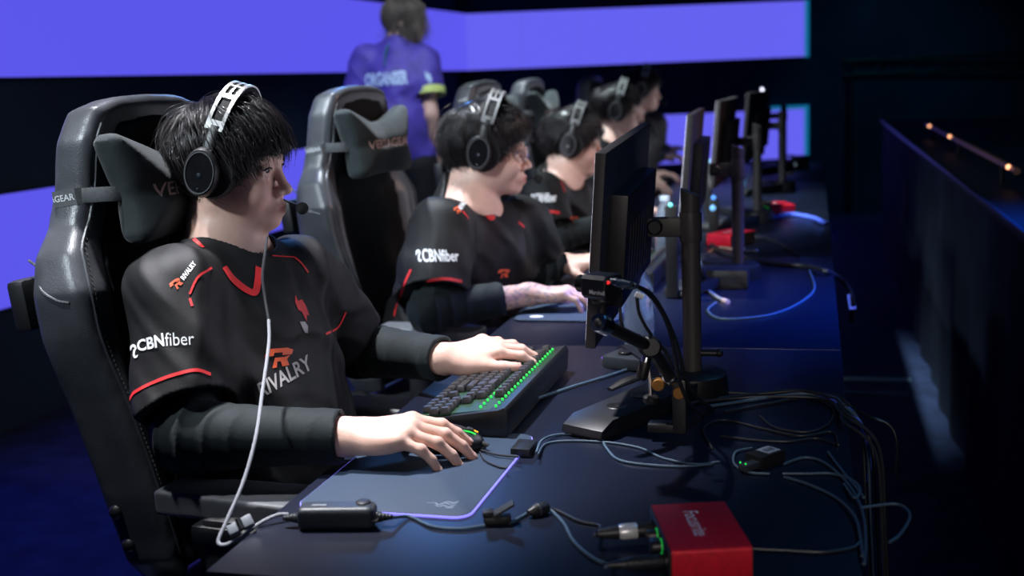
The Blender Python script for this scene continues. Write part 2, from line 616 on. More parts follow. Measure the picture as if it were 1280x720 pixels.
# drape on the right, hung in folds
g = G(); n = 160; rings = []
prof = [(3.30 + 0.05 * math.sin(i * 1.25) + 0.02 * math.sin(i * 0.37), 0.2 + i * 11.5 / n) for i in range(n + 1)]
poly = prof + [(3.40, prof[-1][1]), (3.40, prof[0][1])]
g.prism(poly, (0, 0, 0), (1, 0, 0), (0, 1, 0), (0, 0, 3.0)); tag(g.build('wall_right', M_drape, angle=60), kind='structure')


def screen(name, label, p, q, n, z0, z1, m, strips=()):
    L = np.linalg.norm(q - p); u = (q - p) / L
    base = p + n * 0.05
    t = thing(name, label, 'screen', tuple((p + q) / 2 + np.array([0, 0, z0])))
    g = G(); g.prism([(0, z0), (L, z0), (L, z1), (0, z1)], p + n * 0.055, u, (0, 0, 1), -n * 0.05); g.build('cabinet', M_black, t, smooth=False)
    g = G()
    k = max(1, round(L / 0.5))
    for i in range(k):                                   # LED tiles with hairline joints
        a = L * i / k; b = L * (i + 1) / k
        g.prism([(a, z0 + .002), (b - .0012, z0 + .002), (b - .0012, z1 - .002), (a, z1 - .002)], p + n * 0.056, u, (0, 0, 1), n * 0.006)
    g.build('led_face', m, t, smooth=False)
    for a0, a1, b0, b1 in strips:
        g = G(); g.prism([(a0, b0), (a1, b0), (a1, b1), (a0, b1)], p + n * 0.056, u, (0, 0, 1), n * 0.02)
        s = g.build('edge_light', M_cyan, t, smooth=False); s['label'] = 'cyan edge light strip'
    return t


p0 = A + dl * 1.2
Bl = Bc + nl * 0.02 - dl * 0.07; Bb = Bc + db * 0.03
R1 = Bc + db * np.dot(np.array([-0.157, 10.65, 0]) - Bc, db)
Lb = np.linalg.norm(R1 - Bb)
screen('led_screen', 'upper purple LED band running along the left side of the stage', p0, Bl, nl, 1.392, 1.868, M_led)
screen('led_screen', 'upper purple LED band on the back wall behind the organiser', Bb, R1, nb_, 1.392, 1.868, M_led2,
       strips=[(Lb, Lb + 0.035, 1.39, 1.872)])
screen('led_screen', 'lower purple LED band behind the chairs on the left side', p0, Bl, nl, 0.502, 0.945, M_led)
screen('led_screen', 'lower purple LED band low on the back wall behind the far monitors', Bb, R1, nb_, 0.515, 0.945, M_led2,
       strips=[(Lb, Lb + 0.035, 0.51, 0.95), (Lb - 0.42, Lb + 0.035, 0.945, 0.975)])

# barrier along the right of the desks: draped face, black top, copper rail with glowing beads as reflected glints
g = G(); n = 150; y0, y1 = 0.35, 8.8
prof = [(0.425 + 0.008 * math.sin(i * 0.9) + 0.006 * math.sin(i * 0.31 + 1), y0 + (y1 - y0) * i / n) for i in range(n + 1)]
poly = prof + [(0.52, y1), (0.52, y0)]
t = thing('barrier', 'long dark draped barrier with a black top right of the desks', 'barrier', (0.9, 4.5, 0))
g.prism(poly, (0, 0, 0), (1, 0, 0), (0, 1, 0), (0, 0, 0.885)); g.build('drape_front', M_barrier, t, angle=70)
g = G(); g.box((1.50, 4.575, 0.44), (1.95, 8.44, 0.88)); g.build('body', M_drape, t)
g = G(); g.box((1.445, 4.575, 0.893), (2.07, 8.46, 0.016), bev=0.004); g.build('top_panel', mat('barrier_top', (0.008, 0.009, 0.012), 0.55, noise=(6, 0.3)), t)
g = G(); g.box((0.412, 4.575, 0.905), (0.012, 8.46, 0.02), bev=0.003); g.build('edge_trim', mat('trim_black', (0.04, 0.05, 0.07), 0.35, metal=0.5), t)
ra = P(1150, 157, 6.4); rb = P(1262, 233, 3.55)
ra[2] = rb[2] = 0.965; ra[0] = rb[0] = 0.545
t = thing('handrail', 'copper coloured handrail along the top of the dark barrier', 'handrail', tuple((ra + rb) / 2))
g = G(); g.tube([ra, rb], 0.011, 12); g.build('rail', M_copper, t)
for q in (0.12, 0.5, 0.9):
    c = ra + (rb - ra) * q; g = G(); g.cyl((c[0], c[1], 0.901), c, 0.008); g.build('post', M_steel, t)
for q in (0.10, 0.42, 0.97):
    c = ra + (rb - ra) * q; g = G(); g.sphere(c + np.array([-0.012, 0, 0.006]), 0.008, 10, 8); g.build('lamp', M_warm, t)  # glowing beads stand in for lights reflected in the rail


def small_lamp(label, c, r, m, cat='lamp', base=True):
    t = thing('marker_lamp', label, cat, tuple(c))
    g = G(); g.sphere(c, r, 12, 8); g.build('bulb', m, t)
    g = G(); g.cyl(np.array(c) + (0, 0.004, 0), np.array(c) + (0, 0.03, 0), r * 1.3); g.build('housing', M_black, t)
    return t


small_lamp('tiny orange lamp on the far end of the dark barrier', (0.60, 8.78, 0.80) + np.array([-0.10, -0.02, -0.06]), 0.010, M_warm)
M_bluelamp = mat('blue_lamp', (0.1, 0.2, 0.3), 0.5, emit=srgb(60, 140, 255), estr=1.6)
small_lamp('small blue lamp on the dark back wall right of the lower screen', np.array(P(1021, 143, 10.55)), 0.016, M_bluelamp)
# tape strip and a small light low at the far floor
g = G(); g.box((0.19, 4.95, 0.002), (0.30, 0.05, 0.003)); tag(g.build('floor_tape', mat('pale_tape', (0.35, 0.6, 0.6), 0.6, noise=(30, .2))), 'pale strip of tape on the floor between desks and barrier', 'tape')

# steel truss bar and glass rail far at the back right
t = thing('truss', 'dark horizontal truss bar before the far back wall', 'truss', (1.6, 10.6, 0))
g = G()
for z in (1.34, 1.22): g.tube([(0.2, 10.72, z), (2.9, 11.4, z)], 0.016, 8)
g.build('chord', M_steel, t)
g = G(); g.tube([np.array([0.2 + 2.7 * i / 20, 10.72 + 0.68 * i / 20, 1.34 if i % 2 else 1.22]) for i in range(21)], 0.008, 6)
g.build('lattice', M_steel, t)
for x in (0.25, 2.8):
    y = 10.72 + (x - 0.2) * 0.68 / 2.7
    g = G(); g.cyl((x, y, 0), (x, y, 1.34), 0.02); g.build('post', M_steel, t)

# ------------------------------------------------------------------ desks
M_desk = mat('desk_black_laminate', (0.0045, 0.0070, 0.0185), 0.34, spec=0.4, noise=(260, 0.25), bump=(700, 0.05))
M_edge = mat('desk_edge_band', (0.05, 0.055, 0.07), 0.35, noise=(30, 0.1))
PITCH = 1.2
dt = thing('desk', '', 'desk', (-0.38, 1.77, 0), group='black desks in one long row')
g = G(); g.box((-0.38, 1.77, DESK - 0.014), (0.76, 1.198, 0.028), bev=0.0025); g.build('tabletop', M_desk, dt)
g = G()
for s in (-1, 1): g.box((-0.38, 1.77 + s * 0.53, DESK - 0.06), (0.62, 0.03, 0.06), bev=0.003)
g.box((-0.38, 1.77, DESK - 0.06), (0.03, 1.05, 0.06), bev=0.003); g.build('underframe', M_steel, dt)
for sx in (-1, 1):
    for sy in (-1, 1):
        g = G(); c = np.array([-0.38 + sx * 0.30, 1.77 + sy * 0.53]); g.box((c[0], c[1], 0.345), (0.045, 0.045, 0.69), bev=0.004)
        lg = g.build('leg', M_steel, dt)
        g = G(); g.cyl((c[0], c[1], 0), (c[0], c[1], 0.012), 0.026, n=14); g.build('foot', M_black, lg)
DESKLAB = ['black desk nearest the camera under the red audio box', 'black desk in front of the second player, with the glasses',
           'black desk in front of the third player', 'black desk in front of the fourth player', 'farthest black desk of the long row']
desks = [dt] + [dup(dt) for _ in range(4)]
for i, d in enumerate(desks):
    d.location = (-0.38, 1.77 + i * PITCH, 0); d['label'] = DESKLAB[i]

# ------------------------------------------------------------------ monitors
M_mon = mat('monitor_charcoal', (0.050, 0.044, 0.044), 0.5, noise=(60, 0.12), bump=(500, 0.06))
M_montop = mat('monitor_black', (0.008, 0.008, 0.010), 0.42, noise=(60, 0.12))
M_screen = mat('lit_screen', (0.02, 0.02, 0.02), 0.3, emit=(0.82, 0.84, 1.0), estr=3.2)
mon = thing('monitor', '', 'monitor', (0, 0, 0), group='gaming monitors seen from behind')
HUB = np.array([0.0, 0.0, 0.0])


def base_leg(tip):
    tip = np.array([tip[0], tip[1], 0.0]); d = tip / np.linalg.norm(tip); L = np.linalg.norm(tip); s = np.array([-d[1], d[0], 0])
    w = 0.040; g = G()
    prof = [(-0.02, 0.006), (L - 0.0, 0.006), (L - 0.004, 0.018), (L - 0.032, 0.030), (-0.02, 0.036)]
    g.prism(prof, -s * w, d, (0, 0, 1), s * 2 * w)
    prof = [(-0.02, 0.0), (L - 0.006, 0.0), (L - 0.006, 0.0065), (-0.02, 0.0065)]
    g.prism(prof, -s * (w - 0.004), d, (0, 0, 1), s * 2 * (w - 0.004))
    return g, d, s, L


for tip in ((-0.148, -0.285), (-0.148, 0.285)):
    g, d, s, L = base_leg(tip)
    lg = g.build('base_leg', M_montop, mon, world=False, bevel=0.002)
    for q in (0.48, 0.70):
        g = G(); c = d * L * q; h = 0.030 + (L - 0.032 - L * q) / (L - 0.012) * 0.006
        g.add([np.array(p) @ np.array([d, s, [0, 0, 1]]) + c + np.array([0, 0, h]) for p in G().lathe((0, 0, 0), (0, 0, 1), [(0.019, 0), (0.017, 0.0012), (0.0, -0.0003)], 20).v],
              G().lathe((0, 0, 0), (0, 0, 1), [(0.019, 0), (0.017, 0.0012), (0.0, -0.0003)], 20).f)
        g.build('dimple', M_steel, lg, world=False)
g = G(); g.lathe((0, 0, 0), (0, 0, 1), [(0, 0), (0.062, 0), (0.064, 0.004), (0.060, 0.038), (0.05, 0.044), (0, 0.044)], 32); g.build('hub', M_montop, mon, world=False)
# pole with a slanted top
g = G(); ring = lambda z, sl: [(0.0165 * math.cos(2 * PI * k / 28), 0.0165 * math.sin(2 * PI * k / 28), z - sl * math.cos(2 * PI * k / 28) * 0.0165) for k in range(28)]
g.loft([ring(0.04, 0), ring(0.36, 0.45)]); g.build('pole', M_mon, mon, world=False)
g = G(); g.cyl((0.012, 0, 0.075), (0.045, 0, 0.075), 0.006, n=12); g.sphere((0.047, 0, 0.075), 0.0075, 10, 8); g.build('height_lock', M_black, mon, world=False)
g = G(); g.lathe((0, 0, 0.255), (0, 0, 1), [(0.0168, 0.02), (0.0190, 0.02), (0.0195, 0.023), (0.0195, 0.067), (0.0190, 0.07), (0.0168, 0.07)], 24)
g.box((-0.045, 0, 0.30), (0.06, 0.024, 0.034), bev=0.006); g.build('arm', M_mon, mon, world=False)
g = G(); g.cyl((-0.060, -0.024, 0.302), (-0.060, 0.024, 0.302), 0.0135, n=26, bev=0.003); g.build('tilt_joint', M_montop, mon, world=False)
TILT = roty(math.radians(5.2)); PC = np.array([-0.122, 0, 0.305])         # centre of the panel
tb = lambda c: PC + TILT @ np.array(c, float)
g = G(); g.box(tb((0, 0, 0)), (0.017, 0.510, 0.312), TILT, bev=0.003); g.build('panel', M_mon, mon, world=False)
g = G(); g.box(tb((-0.0087, 0, 0.004)), (0.001, 0.497, 0.296), TILT); g.build('screen', M_screen, mon, world=False)
g = G(); g.box(tb((0.021, 0, -0.012)), (0.030, 0.35, 0.185), TILT, bev=0.004)
g.build('back_housing', M_montop, mon, world=False)
g = G()
for k in range(9): g.box(tb((0.0365, -0.13 + k * 0.0325, -0.03)), (0.001, 0.006, 0.11), TILT)
g.build('vent', M_black, mon, world=False)
g = G(); g.box(tb((0.008, 0.19, -0.150)), (0.01, 0.05, 0.006), TILT, bev=0.002); g.build('button_bar', M_black, mon, world=False)
MONLAB = ['monitor nearest the camera, seen from behind, with the mini camera clamped at its foot', 'second monitor from the camera, seen from behind',
          'third monitor from the camera, mostly behind the second', 'fourth monitor from the camera, blurred', 'farthest monitor at the end of the desk row']
monitors = [mon] + [dup(mon) for _ in range(4)]
MX = [(-0.262, 2.015, 0, 2.6), (-0.255, 3.20, 2, 0), (-0.26, 4.42, -3, 0), (-0.20, 5.60, -8, 0), (-0.22, 6.75, 4, 0)]
for i, d in enumerate(monitors):
    x, y, a, r = MX[i]
    d.location = (x, y, DESK); d.rotation_euler = (0, 0, math.radians(a)); d['label'] = MONLAB[i]
for o in list(scene.objects):                       # the nearest screen sits a little crooked on its arm
    if o.parent == mon and o.name in ('panel', 'screen', 'back_housing', 'vent', 'button_bar'):
        R_ = Matrix.Rotation(math.radians(2.6), 3, 'X'); o.rotation_euler = R_.to_euler(); o.location = Vector(PC) - R_ @ Vector(PC)
# ------------------------------------------------------------------ gaming chairs
M_leather = mat('black_leatherette', (0.050, 0.053, 0.060), 0.33, spec=0.5, noise=(14, 0.25), bump=(420, 0.22))
M_suede = mat('black_suede', (0.010, 0.011, 0.012), 0.88, spec=0.2, noise=(40, 0.25), bump=(700, 0.3))
M_pillow = mat('pillow_velour', (0.016, 0.023, 0.025), 0.75, spec=0.25, noise=(40, 0.2), bump=(600, 0.3), sheen=0.15)
M_strap = mat('grey_strap', (0.07, 0.075, 0.08), 0.7, noise=(200, 0.2), bump=(900, 0.3))
M_letter = mat('pale_print', (0.55, 0.56, 0.58), 0.6, noise=(90, 0.1))
M_copperthread = mat('copper_thread', (0.42, 0.30, 0.27), 0.5, noise=(90, 0.15))
M_thread = mat('grey_thread', (0.10, 0.10, 0.11), 0.6, noise=(90, 0.15))

LEAN = math.radians(7)
PIV = np.array([-0.235, 0.0, 0.462])
BU = np.array([math.cos(LEAN), 0, math.sin(LEAN)]); BV = np.array([0, 1.0, 0]); BW = np.array([-math.sin(LEAN), 0, math.cos(LEAN)])
half = [(0.0, 0.03), (0.17, 0.035), (0.205, 0.08), (0.220, 0.20), (0.230, 0.36), (0.244, 0.47), (0.244, 0.545), (0.222, 0.605), (0.185, 0.645),
        (0.166, 0.70), (0.160, 0.78), (0.135, 0.828), (0.08, 0.842), (0.0, 0.845)]
OUT = half + [(-a, b) for a, b in half[::-1] if a > 0]
_osd = polysdf(OUT)


def back_u(w):           # rear-to-front centre line of the shell: bows back at the shoulders, forward at the head
    return -0.034 * np.exp(-((w - 0.50) / 0.20) ** 2) + 0.030 * np.clip((w - 0.62) / 0.22, 0, 1) ** 2 + 0.01 * np.clip((0.3 - w) / 0.3, 0, 1)


def back_fn(p):
    q = p - PIV
    u = q @ BU; v = q[:, 1]; w = q @ BW
    wide = np.clip((0.64 - w) / 0.10, 0, 1)
    edge = np.clip((np.abs(v) - 0.10) / 0.10, 0, 1); edge = edge * edge * (3 - 2 * edge)
    t = 0.040 + wide * (-0.006 + 0.022 * edge)
    uc = back_u(w) + wide * 0.026 * edge
    r = 0.022
    d2 = _osd(v, w) + r; du = np.abs(u - uc) - t + r
    return (np.minimum(np.maximum(d2, du), 0) + np.sqrt(np.maximum(d2, 0) ** 2 + np.maximum(du, 0) ** 2) - r) * 0.9


def bk(u, v, w): return PIV + BU * u + BV * v + BW * w


ch = thing('gaming_chair', '', 'chair', (0, 0, 0), group='black racing style gaming chairs')
sd = Sdf().func(back_fn, (-0.50, -0.30, 0.48), (-0.08, 0.30, 1.40))
backrest = sdf_obj('backrest', sd, 0.008, M_leather, ch, world=False, relax=1)
# suede centre panel lies in the hollow of the backrest
ci = [(0, 0.06), (0.11, 0.07), (0.135, 0.2), (0.15, 0.36), (0.16, 0.5), (0.15, 0.6), (0.125, 0.66), (0.118, 0.76), (0.09, 0.80), (0, 0.81)]
_csd = polysdf(ci + [(-a, b) for a, b in ci[::-1] if a > 0])


def panel_fn(p):
    q = p - PIV; u = q @ BU; v = q[:, 1]; w = q @ BW
    d2 = _csd(v, w)
    return np.maximum(np.maximum(d2, back_fn(p) - 0.006), -(u - back_u(w)))


sdf_obj('centre_panel', Sdf().func(panel_fn, (-0.50, -0.2, 0.5), (-0.08, 0.2, 1.4)), 0.008, M_suede, ch, world=False, relax=1)
bvb = bvh_of(backrest)


def on_back(v, w, side=1, lift=0.001):
    o = bk(0.4 * side, v, w); hit = bvb.ray_cast(Vector(o), Vector(-BU * side), 1.0)
    return np.array(hit[0]) + BU * side * lift if hit[0] is not None else bk(0, v, w)


def on_side(u, w, sgn, lift=0.001):
    o = bk(u, 0.5 * sgn, w); hit = bvb.ray_cast(Vector(o), Vector((0, -sgn, 0)), 1.0)
    return np.array(hit[0]) + np.array([0, sgn * lift, 0]) if hit[0] is not None else bk(u, 0.2 * sgn, w)


HW = lambda w: np.interp(w, [b for a, b in half], [a for a, b in half])
for sgn in (-1, 1):
    pts = [on_back(sgn * (HW(w) - 0.020), w, 1, 0.0006) for w in np.linspace(0.09, 0.80, 34)]
    g = G(); g.tube(pts, 0.0028, 6, sm=2); g.build('seam', M_leather, ch, world=False)
    dash = G()                                           # stitched thread beside the seam
    for w in np.linspace(0.10, 0.80, 90):
        a = on_back(sgn * (HW(w) - 0.028), w, 1, 0.0008); b = on_back(sgn * (HW(w) - 0.028), w + 0.0045, 1, 0.0008)
        dash.tube([a, b], 0.0011, 5)
    o = dash.build('stitching', M_thread, ch, world=False); o['kind'] = 'stuff'
    g = G()
    pts = [on_side(u, w, sgn, 0.0004) for u, w in ((-0.085, 0.60), (-0.062, 0.585), (-0.035, 0.555), (-0.005, 0.535), (0.02, 0.528))]
    g.tube(pts, 0.0022, 6, sm=5); g.build('seam', M_leather, ch, world=False)
    for w, u in ((0.115, 0.005), (0.175, 0.0)):
        c = on_side(u, w, sgn, 0.0); g = G(); g.lathe(c, (0, sgn, 0), [(0.012, -0.002), (0.012, 0.003), (0.009, 0.007), (0.004, 0.009), (0, 0.0095)], 18)
        g.build('bolt_cap', M_black, ch, world=False)
    # rear slot surround, a small plastic block on the back of the shoulder wing
    g = G(); c = bk(-0.094, sgn * 0.20, 0.53); g.box(c, (0.035, 0.07, 0.085), np.array([BU, BV, BW]).T, bev=0.010); g.build('slot_surround', M_black, ch, world=False)
# head pillow
wp, pc = 0.690, 0.0
ph = [(0.0, 0.050), (0.05, 0.055), (0.11, 0.076), (0.155, 0.092), (0.166, 0.080), (0.152, 0.035), (0.138, -0.010), (0.136, -0.04), (0.138, -0.080), (0.124, -0.092), (0.06, -0.088), (0, -0.086)]
_psd = polysdf(ph + [(-a, b) for a, b in ph[::-1] if a > 0])
UP = 0.078


def pil_fn(p):
    q = p - PIV; u = q @ BU; v = q[:, 1]; w = q @ BW - wp
    d2 = _psd(v, w)
    t = 0.012 + 0.040 * np.sqrt(np.clip(-d2 / 0.06, 0, 1)) - 0.006 * np.exp(-(w + 0.012) ** 2 / 0.0002)
    cu = UP - 0.008 * np.exp(-(v / 0.06) ** 2)
    return np.maximum(d2, np.abs(u - cu) - t) * 0.6


pil = sdf_obj('head_pillow', Sdf().func(pil_fn, (-0.42, -0.17, 1.0), (-0.15, 0.17, 1.4)), 0.005, M_pillow, ch, world=False, relax=3)
bvp = bvh_of(pil)
dl_ = decal('lettering', text_mesh('VERTAGEAR', 0.032, 1.25, 0, 0.0003, 0.006), bk(0.2, 0.0, wp - 0.012), BV, BW, M_copperthread, pil, bvp, 0.001, 0.3, world=False)
# strap round the headrest
ws = 0.690
loop = []
for a in np.linspace(0, 2 * PI, 48, endpoint=False):
    dirv = np.array([math.cos(a), math.sin(a)])
    o = bk(back_u(ws), 0, ws); d3 = BU * dirv[0] + BV * dirv[1]
    hit = bvb.ray_cast(Vector(o + d3 * 0.6), Vector(-d3), 1.0)
    loop.append(np.array(hit[0]) + d3 * 0.0042)
loop.append(loop[0])
rings = []
for p in loop:
    n = p - bk(back_u(ws), 0, ws); n = n - BW * (n @ BW); n /= np.linalg.norm(n)
    rings.append([p - BW * 0.013, p + BW * 0.013, p + BW * 0.013 + n * 0.0018, p - BW * 0.013 + n * 0.0018])
g = G(); g.loft(rings, cap=False)
for sgn in (-1, 1):      # the loose ends run forward to the pillow
    g.tube([on_side(0.02, ws, sgn, 0.003), bk(0.058, sgn * 0.152, ws - 0.004), bk(0.075, sgn * 0.128, ws - 0.008)], 0.010, 8, sm=4, flat=(0.16, 1.2), up=BW)
st = g.build('strap', M_strap, ch, world=False)
for sgn in (-1, 1):
    u = BU * (-sgn) * -1 if sgn < 0 else -BU
    decal('lettering', text_mesh('VERTAGEAR', 0.0145, 1.1, 0, 0.0002, 0.006), bk(-0.034, sgn * 0.3, ws), BU * (1 if sgn < 0 else -1), BW, M_letter, st, bvh_of(st), 0.0007, 0.3, world=False)
# seat
sd = Sdf()
sd.box((0.0, 0, 0.435), (0.25, 0.20, 0.055), None, 0.035, 0.0)
for sgn in (-1, 1): sd.box((0.0, sgn * 0.215, 0.450), (0.245, 0.055, 0.060), rotx(sgn * 0.25), 0.035, 0.02)
sdf_obj('seat', sd, 0.010, M_leather, ch, world=False, relax=1)
g = G(); g.box((0.0, 0, 0.365), (0.30, 0.22, 0.030), bev=0.006); g.cyl((0, 0, 0.2), (0, 0, 0.36), 0.024); g.cyl((0, 0, 0.10), (0, 0, 0.24), 0.031); g.build('gas_lift', M_steel, ch, world=False)
for sgn in (-1, 1):
    g = G(); g.lathe((-0.205, sgn * 0.262, 0.475), (0, sgn, 0), [(0, -0.02), (0.055, -0.02), (0.058, 0.0), (0.055, 0.018), (0.046, 0.026), (0.043, 0.024), (0, 0.028)], 30)
    g.box((-0.13, sgn * 0.262, 0.43), (0.16, 0.024, 0.05), roty(0.35), bev=0.008); g.build('hinge_cover', M_black, ch, world=False)
    arm = G(); arm.box((0.02, sgn * 0.300, 0.54), (0.075, 0.034, 0.29), bev=0.010); arm.box((0.02, sgn * 0.27, 0.40), (0.09, 0.12, 0.03), bev=0.006)
    arm.box((0.02, sgn * 0.272, 0.660), (0.11, 0.10, 0.03), bev=0.008)
    ar = arm.build('armrest', M_black, ch, world=False)
    sd = Sdf().func((lambda sg: (lambda p: np.maximum(_pad(p[:, 0] - 0.01, (p[:, 1] - sg * 0.245)), np.abs(p[:, 2] - 0.688) - 0.0135) - 0.006))(sgn),
                    (-0.15, sgn * 0.245 - 0.06, 0.66), (0.17, sgn * 0.245 + 0.06, 0.74))
    _pad = polysdf([(-0.13, -0.034), (0.10, -0.044), (0.135, -0.036), (0.14, 0.0), (0.135, 0.036), (0.10, 0.044), (-0.13, 0.034)])
    pd = sdf_obj('arm_pad', sd, 0.004, mat('arm_pad_rubber', (0.085, 0.088, 0.098), 0.5, noise=(30, .15), bump=(500, 0.15)), ar, world=False, relax=1)
for k in range(5):
    a = 2 * PI * k / 5 + 0.3; d = np.array([math.cos(a), math.sin(a), 0])
    g = G(); g.tube([np.array([0, 0, 0.105]) + d * 0.03, np.array([0, 0, 0.095]) + d * 0.2, np.array([0, 0, 0.078]) + d * 0.33], [0.030, 0.024, 0.017], 10, sm=4); lg = g.build('base_leg', M_black, ch, world=False)
    c = d * 0.325; s = np.array([-d[1], d[0], 0])
    g = G()
    for q in (-1, 1): g.cyl(c + s * q * 0.008 + (0, 0, 0.030), c + s * q * 0.027 + (0, 0, 0.030), 0.030, n=18, bev=0.004)
    g.box(c + np.array([0, 0, 0.052]), (0.03, 0.03, 0.03), rotz(a), bev=0.004); g.build('caster', M_black, lg, world=False)

REF = np.array(on_back(-0.145, 0.80, 1))
CHLAB = ['black gaming chair nearest the camera, behind the player with the green-lit keyboard', 'black gaming chair behind the player with glasses',
         'black gaming chair top just above the headband of the player with glasses', 'fourth gaming chair from the camera, its pale shoulder beside the head of the third player',
         'farthest gaming chair behind the far players, pinkish top']
CHP = [(112, 140, 1.86, -6), (415, 138, 3.00, -8), (590, 121, 4.16, -6), (656, 118, 5.2, -4), (736, 96, 6.45, -4)]
chairs = [ch] + [dup(ch) for _ in range(4)]
for i, c in enumerate(chairs):
    px, py, D, yaw = CHP[i]; a = math.radians(yaw)
    t = P(px, py, D); r = rotz(a) @ REF
    c.location = (t[0] - r[0], t[1] - r[1], 0); c.rotation_euler = (0, 0, a); c['label'] = CHLAB[i]
    print('CHAIR', i, c.location, 'zerr', t[2] - r[2])
# ------------------------------------------------------------------ people
M_skin = mat('skin', (0.55, 0.33, 0.25), 0.48, spec=0.4, attr='tint', noise=(55, 0.06), bump=(260, 0.10), sss=0.12)
M_hair = mat('black_hair', (0.016, 0.013, 0.014), 0.27, spec=0.5, noise=(30, 0.3))
M_hair_brown = mat('grey_brown_hair', (0.085, 0.075, 0.066), 0.45, spec=0.5, noise=(30, 0.4))
M_eye = mat('eye_white', (0.36, 0.33, 0.32), 0.15, noise=(50, 0.05))
M_iris = mat('dark_iris', (0.012, 0.008, 0.006), 0.1, noise=(50, 0.05))
M_jersey = mat('black_jersey', (0.0095, 0.0095, 0.0103), 0.55, spec=0.20, noise=(22, 0.28), bump=(800, 0.25))
M_under = mat('dark_undershirt', (0.0070, 0.0125, 0.0145), 0.72, spec=0.25, noise=(30, 0.2), bump=(800, 0.3), sheen=0.06)
M_trouser = mat('black_trousers', (0.008, 0.009, 0.012), 0.75, spec=0.2, noise=(25, 0.25), bump=(500, 0.25))
M_shoe = mat('black_shoe', (0.015, 0.015, 0.016), 0.5, noise=(30, 0.2))
M_red = mat('jersey_red', (0.62, 0.018, 0.022), 0.6, noise=(60, 0.12))
M_white = mat('jersey_white', (0.78, 0.79, 0.80), 0.6, noise=(60, 0.08))
M_greyprint = mat('jersey_grey_print', (0.36, 0.34, 0.34), 0.6, noise=(60, 0.12))
M_orange = mat('jersey_orange', (0.72, 0.10, 0.03), 0.6, noise=(60, 0.12))
M_silver = mat('headband_silver', (0.70, 0.70, 0.69), 0.30, metal=0.85, noise=(40, 0.08))
M_hsblack = mat('headset_black', (0.012, 0.012, 0.013), 0.42, noise=(50, 0.15), bump=(400, 0.08))
M_hsgloss = mat('headset_gloss', (0.008, 0.008, 0.009), 0.16, noise=(50, 0.15))
M_hspad = mat('headset_pad', (0.010, 0.010, 0.011), 0.85, noise=(50, 0.2), bump=(600, 0.3))
M_ring = mat('headset_ring', (0.22, 0.22, 0.23), 0.35, metal=0.7, noise=(50, 0.1))
M_foam = mat('mic_foam', (0.008, 0.008, 0.008), 0.95, noise=(300, 0.4), bump=(500, 0.6))


def eul(yaw, pitch, roll=0):
    """head/hand frame: yaw about z (0 = facing +X), pitch>0 looks down, roll about forward"""
    return rotz(math.radians(yaw)) @ roty(math.radians(pitch)) @ rotx(math.radians(roll))


def head_sdf(sd, c, M, s=1.0, fat=0.0, kn=1.0):
    T = lambda x, y, z: c + M @ (np.array([x, y, z]) * s)
    E = lambda q, r, k, op='+': sd.ell(T(*q), np.array(r) * s, M, k, op)
    K = lambda a, b, ra, rb, k, op='+': sd.cap(T(*a), T(*b), ra * s, rb * s, k, op)
    E((-0.010, 0, 0.032), (0.098, 0.077, 0.086), 0.0)
    E((0.030, 0, 0.040), (0.060, 0.064, 0.062), 0.02)
    E((0.030, 0, -0.042), (0.056, 0.058 + fat, 0.068), 0.03)
    for q in (-1, 1):
        K((0.000, q * (0.050 + fat), -0.055), (0.062, q * (0.016 + fat * .5), -0.090), 0.021, 0.018, 0.03)
        E((0.060, q * (0.036 + fat * .6), -0.040), (0.026 + fat, 0.025, 0.030), 0.025)
        K((0.082, q * 0.034, 0.021), (0.090, q * 0.012, 0.018), 0.009, 0.009, 0.018)
        E((-0.005, q * 0.078, -0.018), (0.018, 0.010, 0.030), 0.008)          # ear
        E((0.099, q * 0.031, 0.000), (0.012, 0.017, 0.0095), 0.014, '-')       # eye socket
        K((0.0840, q * 0.046, 0.001), (0.0895, q * 0.030, 0.0072), 0.0046, 0.0048, 0.004)   # upper lid
        K((0.0895, q * 0.030, 0.0072), (0.0895, q * 0.017, 0.0020), 0.0048, 0.0040, 0.004)
        K((0.0835, q * 0.045, -0.0065), (0.0880, q * 0.030, -0.0095), 0.0040, 0.0044, 0.005)  # lower lid
        K((0.0880, q * 0.030, -0.0095), (0.0885, q * 0.018, -0.0055), 0.0044, 0.0038, 0.005)
    K((0.091, 0, 0.010), (0.1080, 0, -0.034), 0.0066, 0.0088, 0.012)           # nose
    E((0.1120, 0, -0.0390), (0.0105, 0.0110, 0.0095), 0.008)
    for q in (-1, 1):
        E((0.0995, q * 0.0142, -0.0440), (0.0115, 0.0080, 0.0082), 0.005)
        E((0.1060, q * 0.0065, -0.0510), (0.0050, 0.0032, 0.0035), 0.003, '-')
    E((0.086, 0, -0.072), (0.020, 0.026, 0.020), 0.014)                        # muzzle
    K((0.097, -0.016, -0.0715), (0.1045, -0.003, -0.0675), 0.0042, 0.0056, 0.005)
    K((0.097, 0.016, -0.0715), (0.1045, 0.003, -0.0675), 0.0042, 0.0056, 0.005)
    K((0.0955, -0.015, -0.0765), (0.1020, 0, -0.0795), 0.0042, 0.0062, 0.005)
    K((0.0955, 0.015, -0.0765), (0.1020, 0, -0.0795), 0.0042, 0.0062, 0.005)
    K((0.1060, -0.020, -0.0737), (0.1090, 0, -0.0733), 0.0016, 0.0020, 0.003, '-')
    K((0.1060, 0.020, -0.0737), (0.1090, 0, -0.0733), 0.0016, 0.0020, 0.003, '-')
    E((0.079, 0, -0.0985), (0.017, 0.021, 0.015), 0.018)                        # chin
    return T


